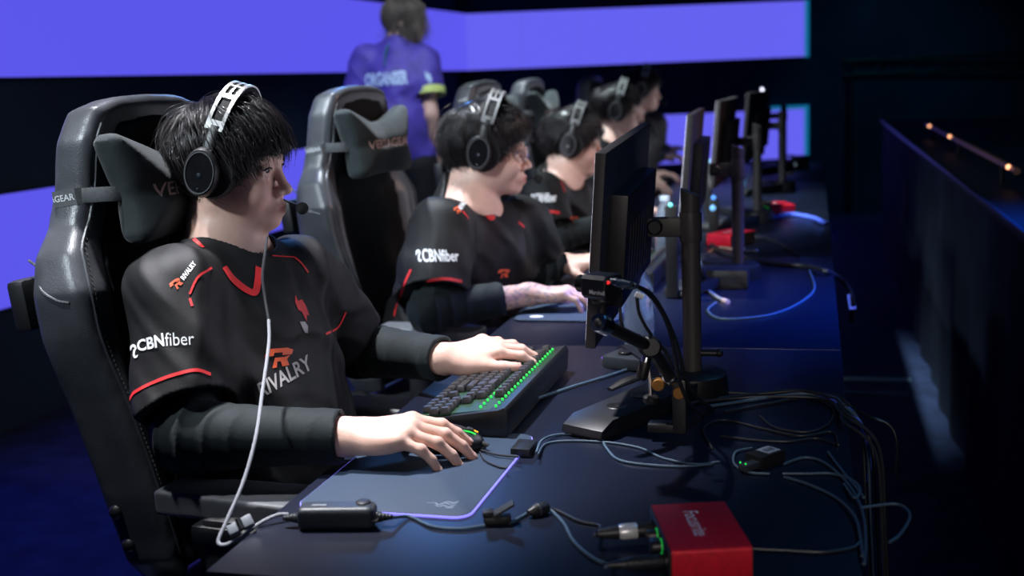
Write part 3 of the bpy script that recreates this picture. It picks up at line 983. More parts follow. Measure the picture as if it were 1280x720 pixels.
FING = [  # base x, y, lengths, radii  (index, middle, ring, little)
    (0.092, 0.031, (0.043, 0.026, 0.022), (0.0098, 0.0088, 0.0080, 0.0068)),
    (0.096, 0.010, (0.047, 0.030, 0.023), (0.0100, 0.0090, 0.0081, 0.0068)),
    (0.091, -0.011, (0.044, 0.028, 0.022), (0.0096, 0.0086, 0.0078, 0.0066)),
    (0.081, -0.031, (0.034, 0.021, 0.020), (0.0086, 0.0078, 0.0070, 0.0060))]


def hand_sdf(sd, w, M, thumb, curls, spread=(6, 1, -4, -10), tcurl=(20, 15), tdir=(0.62, 0.72, -0.30), s=1.0):
    """w wrist, M columns (forward, thumb-side when thumb=+1, dorsal up); curls = four (mcp, pip, dip) degrees"""
    T = lambda v: w + M @ (np.array([v[0], v[1] * thumb, v[2]]) * s)
    tips = []; nails = []
    for (bx, by, Ls, rs), cu, sp in zip(FING, curls, spread):
        base = np.array([bx, by, 0.004])
        sd.cap(T((0.012, by * 0.55, 0.000)), T(base), 0.0145 * s, 0.0112 * s, 0.014)
        a = math.radians(sp); fl = 0; p = base; pts = [p]
        for L, c in zip(Ls, cu):
            fl += math.radians(c)
            p = p + L * np.array([math.cos(a) * math.cos(fl), math.sin(a) * math.cos(fl), -math.sin(fl)]); pts.append(p)
        sd.chain([T(q) for q in pts], [r * s for r in rs], 0.0035)
        sd.ell(T(pts[0] + np.array([0, 0, 0.003])), np.array([0.0105, 0.0095, 0.0085]) * s, M, 0.008)
        sd.ell(T(pts[1]), np.array([1, 1, 1]) * rs[1] * 1.04 * s, M, 0.004)
        tips.append(T(pts[3]))
        dirv = np.array([math.cos(a) * math.cos(fl), math.sin(a) * math.cos(fl), -math.sin(fl)])
        upv = np.array([math.cos(a) * math.sin(fl), math.sin(a) * math.sin(fl), math.cos(fl)])
        nails.append((T(pts[3] - dirv * 0.001 + upv * rs[3] * 0.86), M @ (dirv * [1, thumb, 1]), M @ (upv * [1, thumb, 1]), rs[3] * s))
    sd.ell(T((0.052, 0.000, -0.006)), np.array([0.050, 0.040, 0.015]) * s, M, 0.012)
    td = np.array(tdir); td = td / np.linalg.norm(td)
    b = np.array([0.022, 0.024, -0.006]); m1 = b + td * 0.044
    f = np.array([1.0, -0.12, -0.18]); f /= np.linalg.norm(f)
    r1 = math.radians(tcurl[0]); d1 = td * math.cos(r1) + f * math.sin(r1); d1 /= np.linalg.norm(d1)
    m2 = m1 + d1 * 0.033
    r2 = math.radians(tcurl[1]); d2 = d1 * math.cos(r2) + f * math.sin(r2); d2 /= np.linalg.norm(d2)
    m3 = m2 + d2 * 0.026
    sd.cap(T(b), T(m1), 0.0175 * s, 0.0125 * s, 0.014)
    sd.chain([T(m1), T(m2), T(m3)], [0.0115 * s, 0.0102 * s, 0.0086 * s], 0.005)
    sd.ell(T((0.045, 0.030, -0.012)), np.array([0.030, 0.018, 0.014]) * s, M, 0.012)
    tips.append(T(m3)); u2 = np.cross(d2, np.array([0, 1, 0.3])); u2 = u2 if u2[2] > 0 else -u2; u2 /= np.linalg.norm(u2)
    nails.append((T(m3 + u2 * 0.0086 * 0.84), M @ (d2 * [1, thumb, 1]), M @ (u2 * [1, thumb, 1]), 0.0086 * s))
    return tips, nails


def hull_fn(c, M, s):
    r = np.array([0.099, 0.079, 0.087]) * s; o = np.array([-0.006, 0, 0.030]) * s
    return r, o


def make_hair(name, c, M, s, n, material, parent, style, seed=1, thick=0.00055):
    """strands combed from the crown over the skull: style gives the lengths/hairline; ONE mesh"""
    rng = np.random.default_rng(seed)
    r, o = hull_fn(c, M, s)
    az = rng.uniform(-PI, PI, n * 3); el = np.arcsin(rng.uniform(-0.95, 1.0, n * 3))
    d = np.stack([np.cos(el) * np.cos(az), np.cos(el) * np.sin(az), np.sin(el)], 1)
    hl = style['root'](np.abs(az))
    z = d[:, 2] * r[2] / s + o[2] / s
    keep = z > hl
    d = d[keep][:n]; az = az[keep][:n]; n = len(d)
    crown = np.array([-0.45, 0.05, 0.88]); crown /= np.linalg.norm(crown)
    steps = style.get('steps', 11)
    endz = style['end'](np.abs(az)) + rng.normal(0, style.get('jit', 0.006), n)
    clump = rng.integers(0, max(6, n // 28), n)
    cph = rng.normal(0, 1, (clump.max() + 1, 3))
    off0 = rng.uniform(0.001, 0.006, n); off1 = style.get('vol', 0.016) * rng.uniform(0.45, 1.1, n) + 0.010 * np.clip(rng.exponential(1.0, n) - 1.6, 0, 1.6)
    pos = d.copy()
    paths = []
    L = np.clip(style.get('len', 0.11) * rng.uniform(0.75, 1.1, n), 0.03, 9)
    for i in range(steps):
        t = i / (steps - 1)
        un = pos / np.linalg.norm(pos, axis=1)[:, None]
        off = off0 + (off1 - off0) * min(1, t * 2.2) ** 0.8 + 0.0022 * t * np.sin(clump * 2.1 + 5 * t)
        if style.get('flick'): off = off + 0.004 * t * cph[clump, 2]
        p = un * (r / s) + o / s + un * off[:, None]
        if style.get('drop'):                                       # long hair leaves the skull and hangs
            p = p + 0
        paths.append(p.copy())
        tang = un - crown; tang = tang - un * np.sum(tang * un, 1)[:, None]
        tang /= (np.linalg.norm(tang, axis=1)[:, None] + 1e-6)
        g = np.array([0, 0, -1.0]) - un * (-un[:, 2])[:, None]
        flow = tang * style.get('comb', 0.8) + g * style.get('grav', 0.55) + 0.24 * cph[clump] * (1 - 0.3 * t) + np.array(style.get('bias', (0.25, 0, 0)))
        flow = flow - un * np.sum(flow * un, 1)[:, None]
        flow /= (np.linalg.norm(flow, axis=1)[:, None] + 1e-6)
        step = (L / (steps - 1) / 0.09)[:, None]
        z = p[:, 2]
        slow = np.clip((z - endz) / 0.012, 0.0, 1)[:, None]
        pos = un + flow * step * slow
    W = np.stack(paths, 1)                                          # n, steps, 3
    if style.get('drop'):
        az2 = np.arctan2(W[:, -1, 1], W[:, -1, 0])
        for i in range(1, 7):
            q = W[:, -1] + np.array([0, 0, -1.0]) * (style['drop'] / 6) * rng.uniform(0.7, 1.15, n)[:, None] + 0.004 * cph[clump] * np.array([1, 1, 0])
            W = np.concatenate([W, q[:, None]], 1)
        steps += 6
    W = c + (W * s) @ M.T
    # tapered three-sided strands
    tdir = np.gradient(W, axis=1); tdir /= (np.linalg.norm(tdir, axis=2)[..., None] + 1e-9)
    out = W - c; out /= np.linalg.norm(out, axis=2)[..., None]
    sv = np.cross(tdir, out); sv /= (np.linalg.norm(sv, axis=2)[..., None] + 1e-9); ov = np.cross(sv, tdir)
    tt = np.linspace(0, 1, steps); rad = thick * (1.0 - 0.75 * tt ** 2) * np.ones((n, 1)); rad = rad[..., None]
    V = np.stack([W + sv * rad, W - sv * rad, W + ov * rad], 2).reshape(-1, 3)
    base = (np.arange(n)[:, None] * steps + np.arange(steps - 1)[None]) * 3
    F = np.concatenate([np.stack([base + a, base + b, base + 3 + b, base + 3 + a], -1).reshape(-1, 4) for a, b in ((0, 1), (1, 2), (2, 0))])
    # the dense cap of hair under the strands
    capd = []
    sd = Sdf()
    def cap_fn(p):
        q = ((p - c) @ M) / s - o / s
        k0 = np.linalg.norm(q / (r / s + 0.007), axis=1); k1 = np.linalg.norm(q / (r / s + 0.007) ** 2, axis=1) + 1e-9
        dd = k0 * (k0 - 1) / k1
        a = np.abs(np.arctan2(q[:, 1], q[:, 0]))
        return np.maximum(dd, (style['root'](a) - (q[:, 2] + o[2] / s) + 0.004) * 0.7) * s
    sd.func(cap_fn, c - 0.125 * s - 0.02, c + 0.15 * s)
    Vc, Fc = sd.mesh(0.004)
    V = np.concatenate([V, Vc]); F = np.concatenate([F, Fc + (len(V) - len(Vc))])
    me = raw_mesh(name, V - wloc(parent), F)
    return link_mesh(name, me, material, parent, True, None)


SHORT = dict(root=lambda a: np.interp(a, [0, 0.5, 0.9, 1.25, 1.6, 2.0, 2.6, 3.15], [0.060, 0.055, 0.030, 0.005, -0.005, -0.020, -0.060, -0.065]),
             end=lambda a: np.interp(a, [0, 0.5, 0.9, 1.25, 1.6, 2.0, 2.6, 3.15], [0.040, 0.038, 0.026, -0.010, -0.02, -0.045, -0.088, -0.092]),
             len=0.125, vol=0.019, comb=0.85, grav=0.6, jit=0.010, flick=True)


def headset(label, c, M, s, group, mic=True, lean=13, detail=True):
    T = lambda x, y, z: c + M @ (np.array([x, y, z]) * s)
    t = thing('headset', label, 'headset', tuple(c), 0, group)
    ln = math.radians(lean)
    ce = np.array([0.000, 0, 0.004])                                   # ear axis
    def arc(th, rad=0.0, dx=0.0):
        y = (0.104 + rad) * math.cos(th); z = (0.147 + rad) * math.sin(th)
        return T(ce[0] + dx * math.cos(ln) + z * math.sin(ln), y, ce[2] + z * math.cos(ln) - dx * math.sin(ln))
    th0, th1 = 0.50, PI - 0.50
    nn = 40
    def strip(g, ta, tb, d0, d1, r0, r1, k=24):
        rings = [[arc(th, r0, d0), arc(th, r0, d1), arc(th, r1, d1), arc(th, r1, d0)] for th in np.linspace(ta, tb, k)]
        g.loft(rings)
    g = G()
    W = 0.0165
    strip(g, th0, th1, -W, -W + 0.0065, 0.000, 0.003, nn); strip(g, th0, th1, W - 0.0065, W, 0.000, 0.003, nn)
    strip(g, th0 + 0.55, th1 - 0.55, -0.002, 0.002, 0.000, 0.003, nn)
    for a, b in ((th0, th0 + 0.13), (th0 + 0.50, th0 + 0.58), (th0 + 0.80, th0 + 0.86), (th1 - 0.86, th1 - 0.80), (th1 - 0.58, th1 - 0.50), (th1 - 0.13, th1)):
        strip(g, a, b, -W, W, 0.0001, 0.0029, 5)
    hb = g.build('headband', M_silver, t); hb['label'] = 'silver slotted headband'
    g = G(); strip(g, th0 + 0.05, th1 - 0.05, -0.014, 0.014, -0.009, -0.0003, nn); g.build('headband_pad', M_hspad, t, bevel=0.002 if detail else 0)
    for q in (1, -1):
        sg = (lambda th: th) if q == 1 else (lambda th: PI - th)
        g = G(); pts = [arc(sg(th), 0.0005, 0) for th in np.linspace(0.56, 0.20, 8)]
        g.tube(pts, 0.0105, 12, flat=(1.0, 0.30), up=M @ np.array([0, q, 0.4])); g.build('slider', M_hsblack, t)
        # cup: axis tilts out with the side of the head
        ax = M @ np.array([0.10, q * 1.0, 0.05]); ax /= np.linalg.norm(ax)
        uz = M @ np.array([math.sin(ln) * 0.55, 0, 1.0]); uz = uz - ax * (uz @ ax); uz /= np.linalg.norm(uz); ux = np.cross(uz, ax)
        cc = T(ce[0] - 0.002, q * 0.100, ce[2] - 0.004)
        def disc(prof, a=0.030, b=0.043, n=36, sh=0.0):
            g = G()
            base = G().lathe((0, 0, 0), (0, 0, 1), prof, n)
            g.add([cc + M[:, 0] * sh * s + ux * p[0] * a * s + uz * p[1] * b * s + ax * p[2] * s for p in base.v], base.f); return g
        disc([(0.62, -0.036), (1.02, -0.036), (1.12, -0.028), (1.13, -0.014), (1.04, -0.003), (0.5, -0.001)], 0.038, 0.043, 36, 0.012).build('ear_pad', M_hspad, t)
        cup = disc([(0.5, -0.001), (1.0, -0.001), (1.04, 0.004), (1.0, 0.014), (0.93, 0.020), (0.90, 0.020), (0, 0.020)]).build('ear_cup', M_hsblack, t)
        disc([(0.86, 0.0195), (0.87, 0.0222), (0.82, 0.0222), (0.81, 0.0195)]).build('ring', M_ring, cup)
        disc([(0.80, 0.0195), (0.79, 0.0208), (0.45, 0.0205), (0, 0.0200)]).build('cover_plate', M_hsgloss, cup)
        if detail:
            for (x, z, r) in ((0, -0.004, 0.0042), (0, -0.028, 0.0022)):
                g = G(); o = cc + uz * z * s + ax * 0.0203 * s; g.lathe(o, ax, [(r * s, 0), (r * s * 0.9, 0.0012), (0, 0.0015)], 14); g.build('badge', M_chrome, cup)
        g = G(); g.box(arc(sg(0.20), 0.002, 0), np.array([0.026, 0.010, 0.014]) * s, M, bev=0.003); g.build('yoke', M_hsblack, t)
        if q == 1 and mic:
            m0 = T(ce[0] + 0.03, 0.100, -0.045)
            pts = [T(ce[0] + 0.005, 0.104, -0.04), T(0.05, 0.102, -0.068), T(0.100, 0.075, -0.078), T(0.128, 0.040, -0.076), T(0.136, 0.014, -0.074)]
            g = G(); g.tube(pts, 0.0022 * s, 8, sm=6); bm_ = g.build('mic_boom', M_hsblack, t)
            g = G(); g.sphere(T(0.139, 0.006, -0.073), 0.0115 * s, 16, 12); g.build('mic_foam', M_foam, bm_)
    return t


def fold(p, dirs, amp):
    d = np.zeros(len(p))
    for k, w, ph in dirs:
        k = np.asarray(k, float)
        x = p @ k
        y = p @ np.array([k[1], -k[2], k[0]])
        d += w * (0.5 + 0.5 * np.sin(x + 1.5 * np.sin(0.41 * y + ph) + ph)) ** 3
    return -d * amp


def person(pr):
    """body = one continuous skin mesh; clothing and hair are its children"""
    hc, M, s = pr['head'], pr['hM'], pr.get('hs', 1.0)
    J = pr['J']; h = pr['h']
    nk, shR, shL, ch_, be, pe = [np.asarray(J[k], float) for k in ('neck', 'shR', 'shL', 'chest', 'belly', 'pelvis')]
    lat = shL - shR; lat /= np.linalg.norm(lat); up = nk - pe; up -= lat * (up @ lat); up /= np.linalg.norm(up); fw = np.cross(lat, up)
    TM = np.array([fw, lat, up]).T
    top = nk.copy(); top[2] = 0
    root = thing('person', pr['label'], 'person', (pe[0], pe[1], 0.0), 0)
    big = pr.get('big', 1.0)
    sd = Sdf()
    T = head_sdf(sd, hc, M, s, pr.get('fat', 0.0))
    sd.cap(T(-0.020, 0, -0.045), nk, 0.056 * s * (1 + pr.get('fat', 0) * 6), 0.060 * s * (1 + pr.get('fat', 0) * 6), 0.025)
    for a in (shR, shL): sd.cap(nk, a * 0.8 + nk * 0.2, 0.040, 0.036, 0.05)
    sd.ell(ch_, (0.095 * big, 0.150 * big, 0.150), TM, 0.05); sd.ell(be, (0.095 * big, 0.135 * big, 0.150), TM, 0.05); sd.ell(pe, (0.10, 0.145, 0.10), TM, 0.05)
    tips = {}; nails = []
    for k in ('R', 'L'):
        sh, el, wr = [np.asarray(J[q + k], float) for q in ('sh', 'el', 'wr')]
        sd.chain([sh, el, wr], [0.048, 0.038, 0.0275], 0.02)
        hd = pr['hand' + k]
        sd.cap(wr, wr + hd['M'][:, 0] * 0.02, 0.0265, 0.024, 0.015)
        tp, nl_ = hand_sdf(sd, wr, hd['M'], hd['thumb'], hd['curl'], hd.get('spread', (6, 1, -4, -10)), hd.get('tcurl', (20, 15)), hd.get('tdir', (0.62, 0.72, -0.30)), hd.get('s', 1.0))
        tips[k] = tp; nails += [(k,) + q for q in nl_]
        hp, kn, an = [np.asarray(J[q + k], float) for q in ('hip', 'kn', 'an')]
        sd.chain([hp, kn, an], [0.082, 0.055, 0.038], 0.03)
        toe = an + pr.get('toe', np.array([0.17, 0, -0.045])); sd.cap(an + (0, 0, -0.045), toe, 0.036, 0.028, 0.02)
    base = np.array(pr['skin'])
    def tint(V):
        c = np.tile(base, (len(V), 1))
        q = ((V - hc) @ M) / s
        lip = np.exp(-((np.abs(q[:, 1]) / 0.019) ** 4)) * np.exp(-(((q[:, 2] + 0.0735) / 0.0085) ** 4)) * (q[:, 0] > 0.085)
        c = c * (1 - lip[:, None]) + lip[:, None] * np.array([0.46, 0.17, 0.14]) * base.mean() / 0.42
        rosy = np.exp(-((q[:, 0] - 0.07) / 0.03) ** 2 - ((np.abs(q[:, 1]) - 0.04) / 0.022) ** 2 - ((q[:, 2] + 0.035) / 0.025) ** 2)
        c = c * (1 - 0.18 * rosy[:, None] * np.array([0.1, 1, 1]))
        stub = np.exp(-((q[:, 2] - 0.050) / 0.03) ** 2) * (np.abs(np.arctan2(q[:, 1], q[:, 0] + 0.006)) > 0.75)
        c = c * (1 - 0.5 * np.clip(stub, 0, 1)[:, None])
        for k in ('R', 'L'):
            for tp in tips[k]:
                w = np.exp(-np.sum((V - tp) ** 2, 1) / 0.010 ** 2); c = c * (1 - 0.30 * w[:, None] * np.array([0.1, 1, 0.9]))
        if pr.get('tattoo'):
            el, wr = np.asarray(J['elR']), np.asarray(J['wrR']); ax = wr - el; L = np.linalg.norm(ax); ax /= L
            t = (V - el) @ ax; dd = np.linalg.norm(V - el - t[:, None] * ax, axis=1)
            pat = np.sin(V[:, 0] * 260 + 2 * np.sin(V[:, 2] * 190)) * np.sin(V[:, 2] * 230 + 1.5 * np.sin(V[:, 0] * 150))
            m = (dd < 0.06) & (t > 0.4 * L) & (t < L + 0.05)
            k_ = np.where(m & (pat > 0.12), 0.45, 0.0)[:, None]
            c = c * (1 - k_) + k_ * np.array([0.10, 0.14, 0.22])
        return c
    body = sdf_obj('body', sd, h, M_skin, root, relax=1, color=tint)
    bb = bvh_of(body)
    # eyes, brows, lashes
    if pr.get('face', True):
        for q in (-1, 1):
            g = G(); g.sphere(T(0.0792, q * 0.0315, -0.0005), 0.0118 * s, 20, 14); e = g.build('eye', M_eye, root)
            g = G(); d = M @ np.array([1.0, 0.10 * q + pr.get('gaze', 0), -0.10]); d /= np.linalg.norm(d)
            g.lathe(T(0.0792, q * 0.0315, -0.0005) + d * 0.0099 * s, d, [(0.0078 * s, -0.0014 * s), (0.0062 * s, 0.0010 * s), (0.004 * s, 0.0019 * s), (0, 0.0023 * s)], 18); g.build('iris', M_iris, e)
            g = G(); rng = np.random.default_rng(5)
            for i in range(46):
                u = i / 45; y = 0.012 + 0.036 * u; z = 0.0235 + 0.007 * math.sin(u * 2.3) - 0.004 * u + rng.uniform(-.0018, .0018)
                a = bb.ray_cast(Vector(T(0.2, q * y, z)), Vector(-M[:, 0]), 0.3)[0]
                b = bb.ray_cast(Vector(T(0.2, q * (y + 0.006), z + 0.0022 * (1 - 1.6 * u))), Vector(-M[:, 0]), 0.3)[0]
                if a and b: g.tube([np.array(a), np.array(b) + M[:, 0] * 0.0006], [0.0013, 0.0006], 4)
            g.build('eyebrow', M_hair, root)
            g = G()
            pts = [T(0.0880, q * 0.0475, -0.0005), T(0.0920, q * 0.040, 0.0026), T(0.0938, q * 0.031, 0.0040), T(0.0930, q * 0.020, 0.0006)]
            g.tube(pts, 0.0012, 5, sm=5); g.build('eyelashes', mat('lash_black', (0.008, 0.006, 0.006), 0.9, spec=0.1, noise=(50, .1)), root)
    for k, o, d, u, r in nails:
        if not pr.get('nails'): break
        g = G(); Q = frame(d, u); g.sphere((0, 0, 0), (0.0062, 0.0048, 0.0011), 12, 8)
        g.v = [tuple(o + Q @ np.array(p)) for p in g.v]; n_ = g.build('fingernail', mat('nail', (0.62, 0.38, 0.33), 0.3, noise=(80, .05)), root)
    make_hair('hair', hc, M, s, pr.get('nhair', 2500), pr.get('hairmat', M_hair), root, pr.get('style', SHORT), pr.get('seed', 1), pr.get('hthick', 0.0006))
    # undershirt: crew neck and long sleeves
    tsh = pr.get('tshirt', False)
    if not tsh:
        sd = Sdf()
        for k in ('R', 'L'):
            sh, el, wr = [np.asarray(J[q + k], float) for q in ('sh', 'el', 'wr')]
            ax = (wr - el) / np.linalg.norm(wr - el); cuff = el + (wr - el) * pr.get('cuff' + k, 0.97)
            sd.cap(sh, el, 0.054, 0.047, 0.0)
            sd.ell(el - ax * 0.004, (0.047, 0.047, 0.047), None, 0.02)
            sd.func((lambda el, cuff, ax: (lambda p: np.maximum(_capf(p, el, cuff + ax * 0.05, 0.051, 0.0385), (p - cuff) @ ax)))(el, cuff, ax),
                    np.minimum(el, cuff) - 0.06, np.maximum(el, cuff) + 0.06, 0.012)
            def wr_fn(p, el=el, sh=sh, ax=ax, cuff=cuff):
                a2 = (el - sh) / np.linalg.norm(el - sh)
                t = (p - el) @ ax; L = np.linalg.norm(cuff - el)
                u = (p - el) @ np.cross(ax, [0, 0, 1.0])
                w = np.exp(-(t / 0.09) ** 2) + 0.35 * np.exp(-((t - L) / 0.05) ** 2)
                near = np.clip(1 - np.linalg.norm(p - el - np.clip(t, -0.1, L)[:, None] * ax, axis=1) / 0.14, 0, 1) > 0
                return -0.0075 * w * near * (1 - np.abs(np.sin(t * 80 + 1.3 * np.sin(u * 45) + u * 36))) ** 2.0
            if pr.get('folds', True): sd.func(wr_fn, np.minimum(el, cuff) - 0.12, np.maximum(el, cuff) + 0.12, 0.02, 'd')
            cw = cuff - ax * 0.012
            sd.func((lambda cw, ax: (lambda p: np.abs(np.linalg.norm(np.cross(p - cw, ax), axis=1) - 0.036) * 0 + np.maximum(np.linalg.norm(np.cross(p - cw, ax), axis=1) - 0.0405, np.abs((p - cw) @ ax) - 0.011)))(cw, ax),
                    cw - 0.05, cw + 0.05, 0.004)
            sd.func((lambda cuff, ax, wr: (lambda p: np.maximum(np.linalg.norm(np.cross(p - cuff, ax), axis=1) - 0.0345, np.abs((p - cuff) @ ax) - 0.006)))(cuff, ax, wr),
                    cuff - 0.05, cuff + 0.05, 0.002, '-')
        nd = (T(-0.020, 0, -0.045) - nk); nd /= np.linalg.norm(nd)
        sd.func(lambda p: np.maximum(_capf(p, nk - nd * 0.06 + fw * 0.012, nk + nd * 0.10 + fw * 0.012, 0.082, 0.066), (p - nk) @ up + 1.0 * ((p - nk) @ fw) - pr.get('crew', -0.016)),
                nk - 0.13, nk + 0.13, 0.01)
        sdf_obj('undershirt', sd, h * 1.05, M_under, root, relax=1)
    # jersey
    sd = Sdf()
    jb = big
    sd.ell(ch_, (0.122 * jb, 0.172 * jb, 0.155), TM, 0.0); sd.ell(be, (0.130 * jb, 0.165 * jb, 0.17), TM, 0.06)
    sd.ell(pe + up * 0.03, (0.135 * jb, 0.18 * jb, 0.10), TM, 0.05)
    nd = (T(-0.020, 0, -0.045) - nk); nd /= np.linalg.norm(nd)
    sd.cap(nk - up * 0.02, nk + nd * 0.045 - fw * 0.006, 0.076, 0.068, 0.02)
    for k in ('R', 'L'):
        a = np.asarray(J['sh' + k], float)
        sd.cap(nk - fw * 0.012 - up * 0.020, a - up * 0.006, 0.058, 0.060, 0.05)
        el = np.asarray(J['el' + k], float); ax = (el - a) / np.linalg.norm(el - a); L = np.linalg.norm(el - a) * pr.get('sleeve', 0.72)
        hem = a + ax * L
        r0, r1 = pr.get('slr', (0.073, 0.080))
        sd.func((lambda a, hem, ax, r0, r1: (lambda p: np.maximum(_capf(p, a, hem + ax * 0.05, r0, r1), (p - hem) @ (ax + pr.get('hemtilt', 0.30) * np.array([1.0, 0, 0])))))(a, hem, ax, r0, r1),
                np.minimum(a, hem) - 0.1, np.maximum(a, hem) + 0.1, 0.035)
    if pr.get('folds', True):
        A = pr.get('fold', 0.0095)
        k1 = TM @ np.array([0.2, 0.75, 0.65]) * 42; k2 = TM @ np.array([0.5, -0.75, 0.45]) * 58; k3 = TM @ np.array([0.7, 0.35, 0.6]) * 95
        sd.func(lambda p: fold(p, [(k1, 0.8, 0.3), (k2, 0.6, 1.7), (k3, 0.3, 2.6)], A), pe - 0.5, hc + 0.3, 0.0, 'd')
    for k in ('R', 'L'):
        a = np.asarray(J['sh' + k], float); el = np.asarray(J['el' + k], float); ax = (el - a) / np.linalg.norm(el - a); hem = a + ax * np.linalg.norm(el - a) * pr.get('sleeve', 0.72)
        sd.func((lambda hem, ax: (lambda p: np.maximum(np.linalg.norm(np.cross(p - hem, ax), axis=1) - (r1 - 0.007), np.abs((p - hem) @ (ax + pr.get('hemtilt', 0.30) * np.array([1.0, 0, 0]))) - 0.018)))(hem, ax),
                hem - 0.1, hem + 0.1, 0.004, '-')
    nd = (T(-0.020, 0, -0.045) - nk); nd /= np.linalg.norm(nd)
    # neck opening with a V in front
    def vneck(p):
        q = (p - nk) @ TM
        rr = np.sqrt((q[:, 0] - 0.014) ** 2 + q[:, 1] ** 2)
        return np.maximum(rr - 0.073 - 0.22 * np.clip(q[:, 2] + 0.02, 0, .2), -(q[:, 2] + 0.010 + 1.15 * q[:, 0]))
    sd.func(vneck, nk - 0.13, nk + 0.15, 0.006, '-')
    jer = sdf_obj('jersey' if not tsh else 'shirt', sd, h * 1.05, pr.get('jmat', M_jersey), root, relax=1)
    # trousers and shoes
    sd = Sdf(); sd.ell(pe - up * 0.01, (0.118, 0.165, 0.115), TM, 0.0)
    for k in ('R', 'L'):
        hp, kn, an = [np.asarray(J[q + k], float) for q in ('hip', 'kn', 'an')]
        sd.chain([hp, kn, an + (0, 0, 0.02)], [0.098, 0.072, 0.055], 0.04)
    sdf_obj('trousers', sd, max(h * 1.8, 0.008), M_trouser, root, relax=1)
    for k in ('R', 'L'):
        an = np.asarray(J['an' + k], float); toe = an + pr.get('toe', np.array([0.17, 0, -0.045]))
        sd = Sdf(); sd.cap(an + (0, 0, -0.042), toe + (0, 0, 0.004), 0.046, 0.036, 0); sd.cap(an + (0, 0, -0.02), an, 0.046, 0.048, 0.02)
        sd.func(lambda p: 0.002 - p[:, 2], an - 0.3, an + 0.3, 0.004, '-') if False else None
        sdf_obj('shoe', sd, 0.009, M_shoe, root, relax=1)
    return dict(root=root, body=body, jersey=jer, T=T, TM=TM, hc=hc, M=M, s=s, tips=tips, bvh=bvh_of(jer), nk=nk)


def _capf(p, a, b, ra, rb):
    ba = b - a; hh = np.clip((p - a) @ ba / (ba @ ba), 0, 1)
    return np.linalg.norm(p - a - hh[:, None] * ba, axis=1) - (ra + (rb - ra) * hh)


def _ellf(p, c, r, M):
    q = (p - c) @ M; k0 = np.linalg.norm(q / r, axis=1); k1 = np.linalg.norm(q / (r * r), axis=1) + 1e-9
    return k0 * (k0 - 1) / k1


# printing on cloth: each mark is laid on the cloth where the photo shows it, as a thin skin on the surface
def on_cloth(bvh, px, py, lift=0.0012):
    v = ray(px, py); v = v / np.linalg.norm(v)
    hit = bvh.ray_cast(Vector(CAM), Vector(v), 12.0)
    if hit[0] is None: return None
    n = np.array(hit[1]); n = n if n @ v < 0 else -n
    return np.array(hit[0]) + n * lift


def cloth_print(name, VF, quad, bvh, m, parent, lift=0.0012, flip=False):
    """map the unit box of VF onto the photo quad (bl, br, tr, tl)"""
    V2, F = VF
    mn, mx = V2.min(0), V2.max(0); U = (V2 - mn) / (mx - mn)
    bl, br, tr, tl = [np.array(q, float) for q in quad]
    W = [];
    for a, b in U:
        q = (bl * (1 - a) + br * a) * (1 - b) + (tl * (1 - a) + tr * a) * b
        W.append(on_cloth(bvh, q[0], q[1], lift))
    F = [f for f in F if all(W[i] is not None for i in f)]
    if not F: return None
    ctr = np.mean([w for w in W if w is not None], axis=0)
    F = [f for f in F if max(np.linalg.norm(W[f[i]] - W[f[i - 1]]) for i in range(len(f))) < 0.03]
    W = [w if w is not None else ctr for w in W]
    used = sorted({i for f in F for i in f}); mp = {j: i for i, j in enumerate(used)}
    V = np.array([W[j] for j in used]) - wloc(parent)
    me = bpy.data.meshes.new(name); me.from_pydata([tuple(p) for p in V], [], [[mp[i] for i in f] for f in F])
    return link_mesh(name, me, m, parent, False, None)


def cloth_line(name, pts, width, bvh, m, parent, lift=0.0014, n=10):
    """stripe following photo points, width in metres"""
    sp = spline([np.array(p, float) for p in pts], n)
    W = [on_cloth(bvh, p[0], p[1], lift) for p in sp]
    W = [w for w in W if w is not None]
    if len(W) < 2: return None
    V = []; F = []
    for i, w in enumerate(W):
        t = W[min(i + 1, len(W) - 1)] - W[max(i - 1, 0)]
        t /= np.linalg.norm(t) + 1e-9
        nrm = np.array(bvh.find_nearest(Vector(w))[1]); nrm = nrm if nrm @ (CAM - w) > 0 else -nrm
        sd_ = np.cross(t, nrm); sd_ /= np.linalg.norm(sd_) + 1e-9
        for q in (-0.5, 0, 0.5):
            r = bvh.find_nearest(Vector(w + sd_ * width * q)); nn = np.array(r[1]); nn = nn if nn @ nrm > 0 else -nn
            V.append(np.array(r[0]) + nn * lift)
    for i in range(len(W) - 1):
        if np.linalg.norm(W[i + 1] - W[i]) > 0.05: continue
        for q in (0, 1): F.append((3 * i + q, 3 * i + q + 1, 3 * i + q + 4, 3 * i + q + 3))
    V = np.array(V) - wloc(parent)
    me = bpy.data.meshes.new(name); me.from_pydata([tuple(p) for p in V], [], F)
    return link_mesh(name, me, m, parent, True, None)


SKIN = (0.66, 0.42, 0.34)
HGRP = 'silver and black headsets worn by the players'
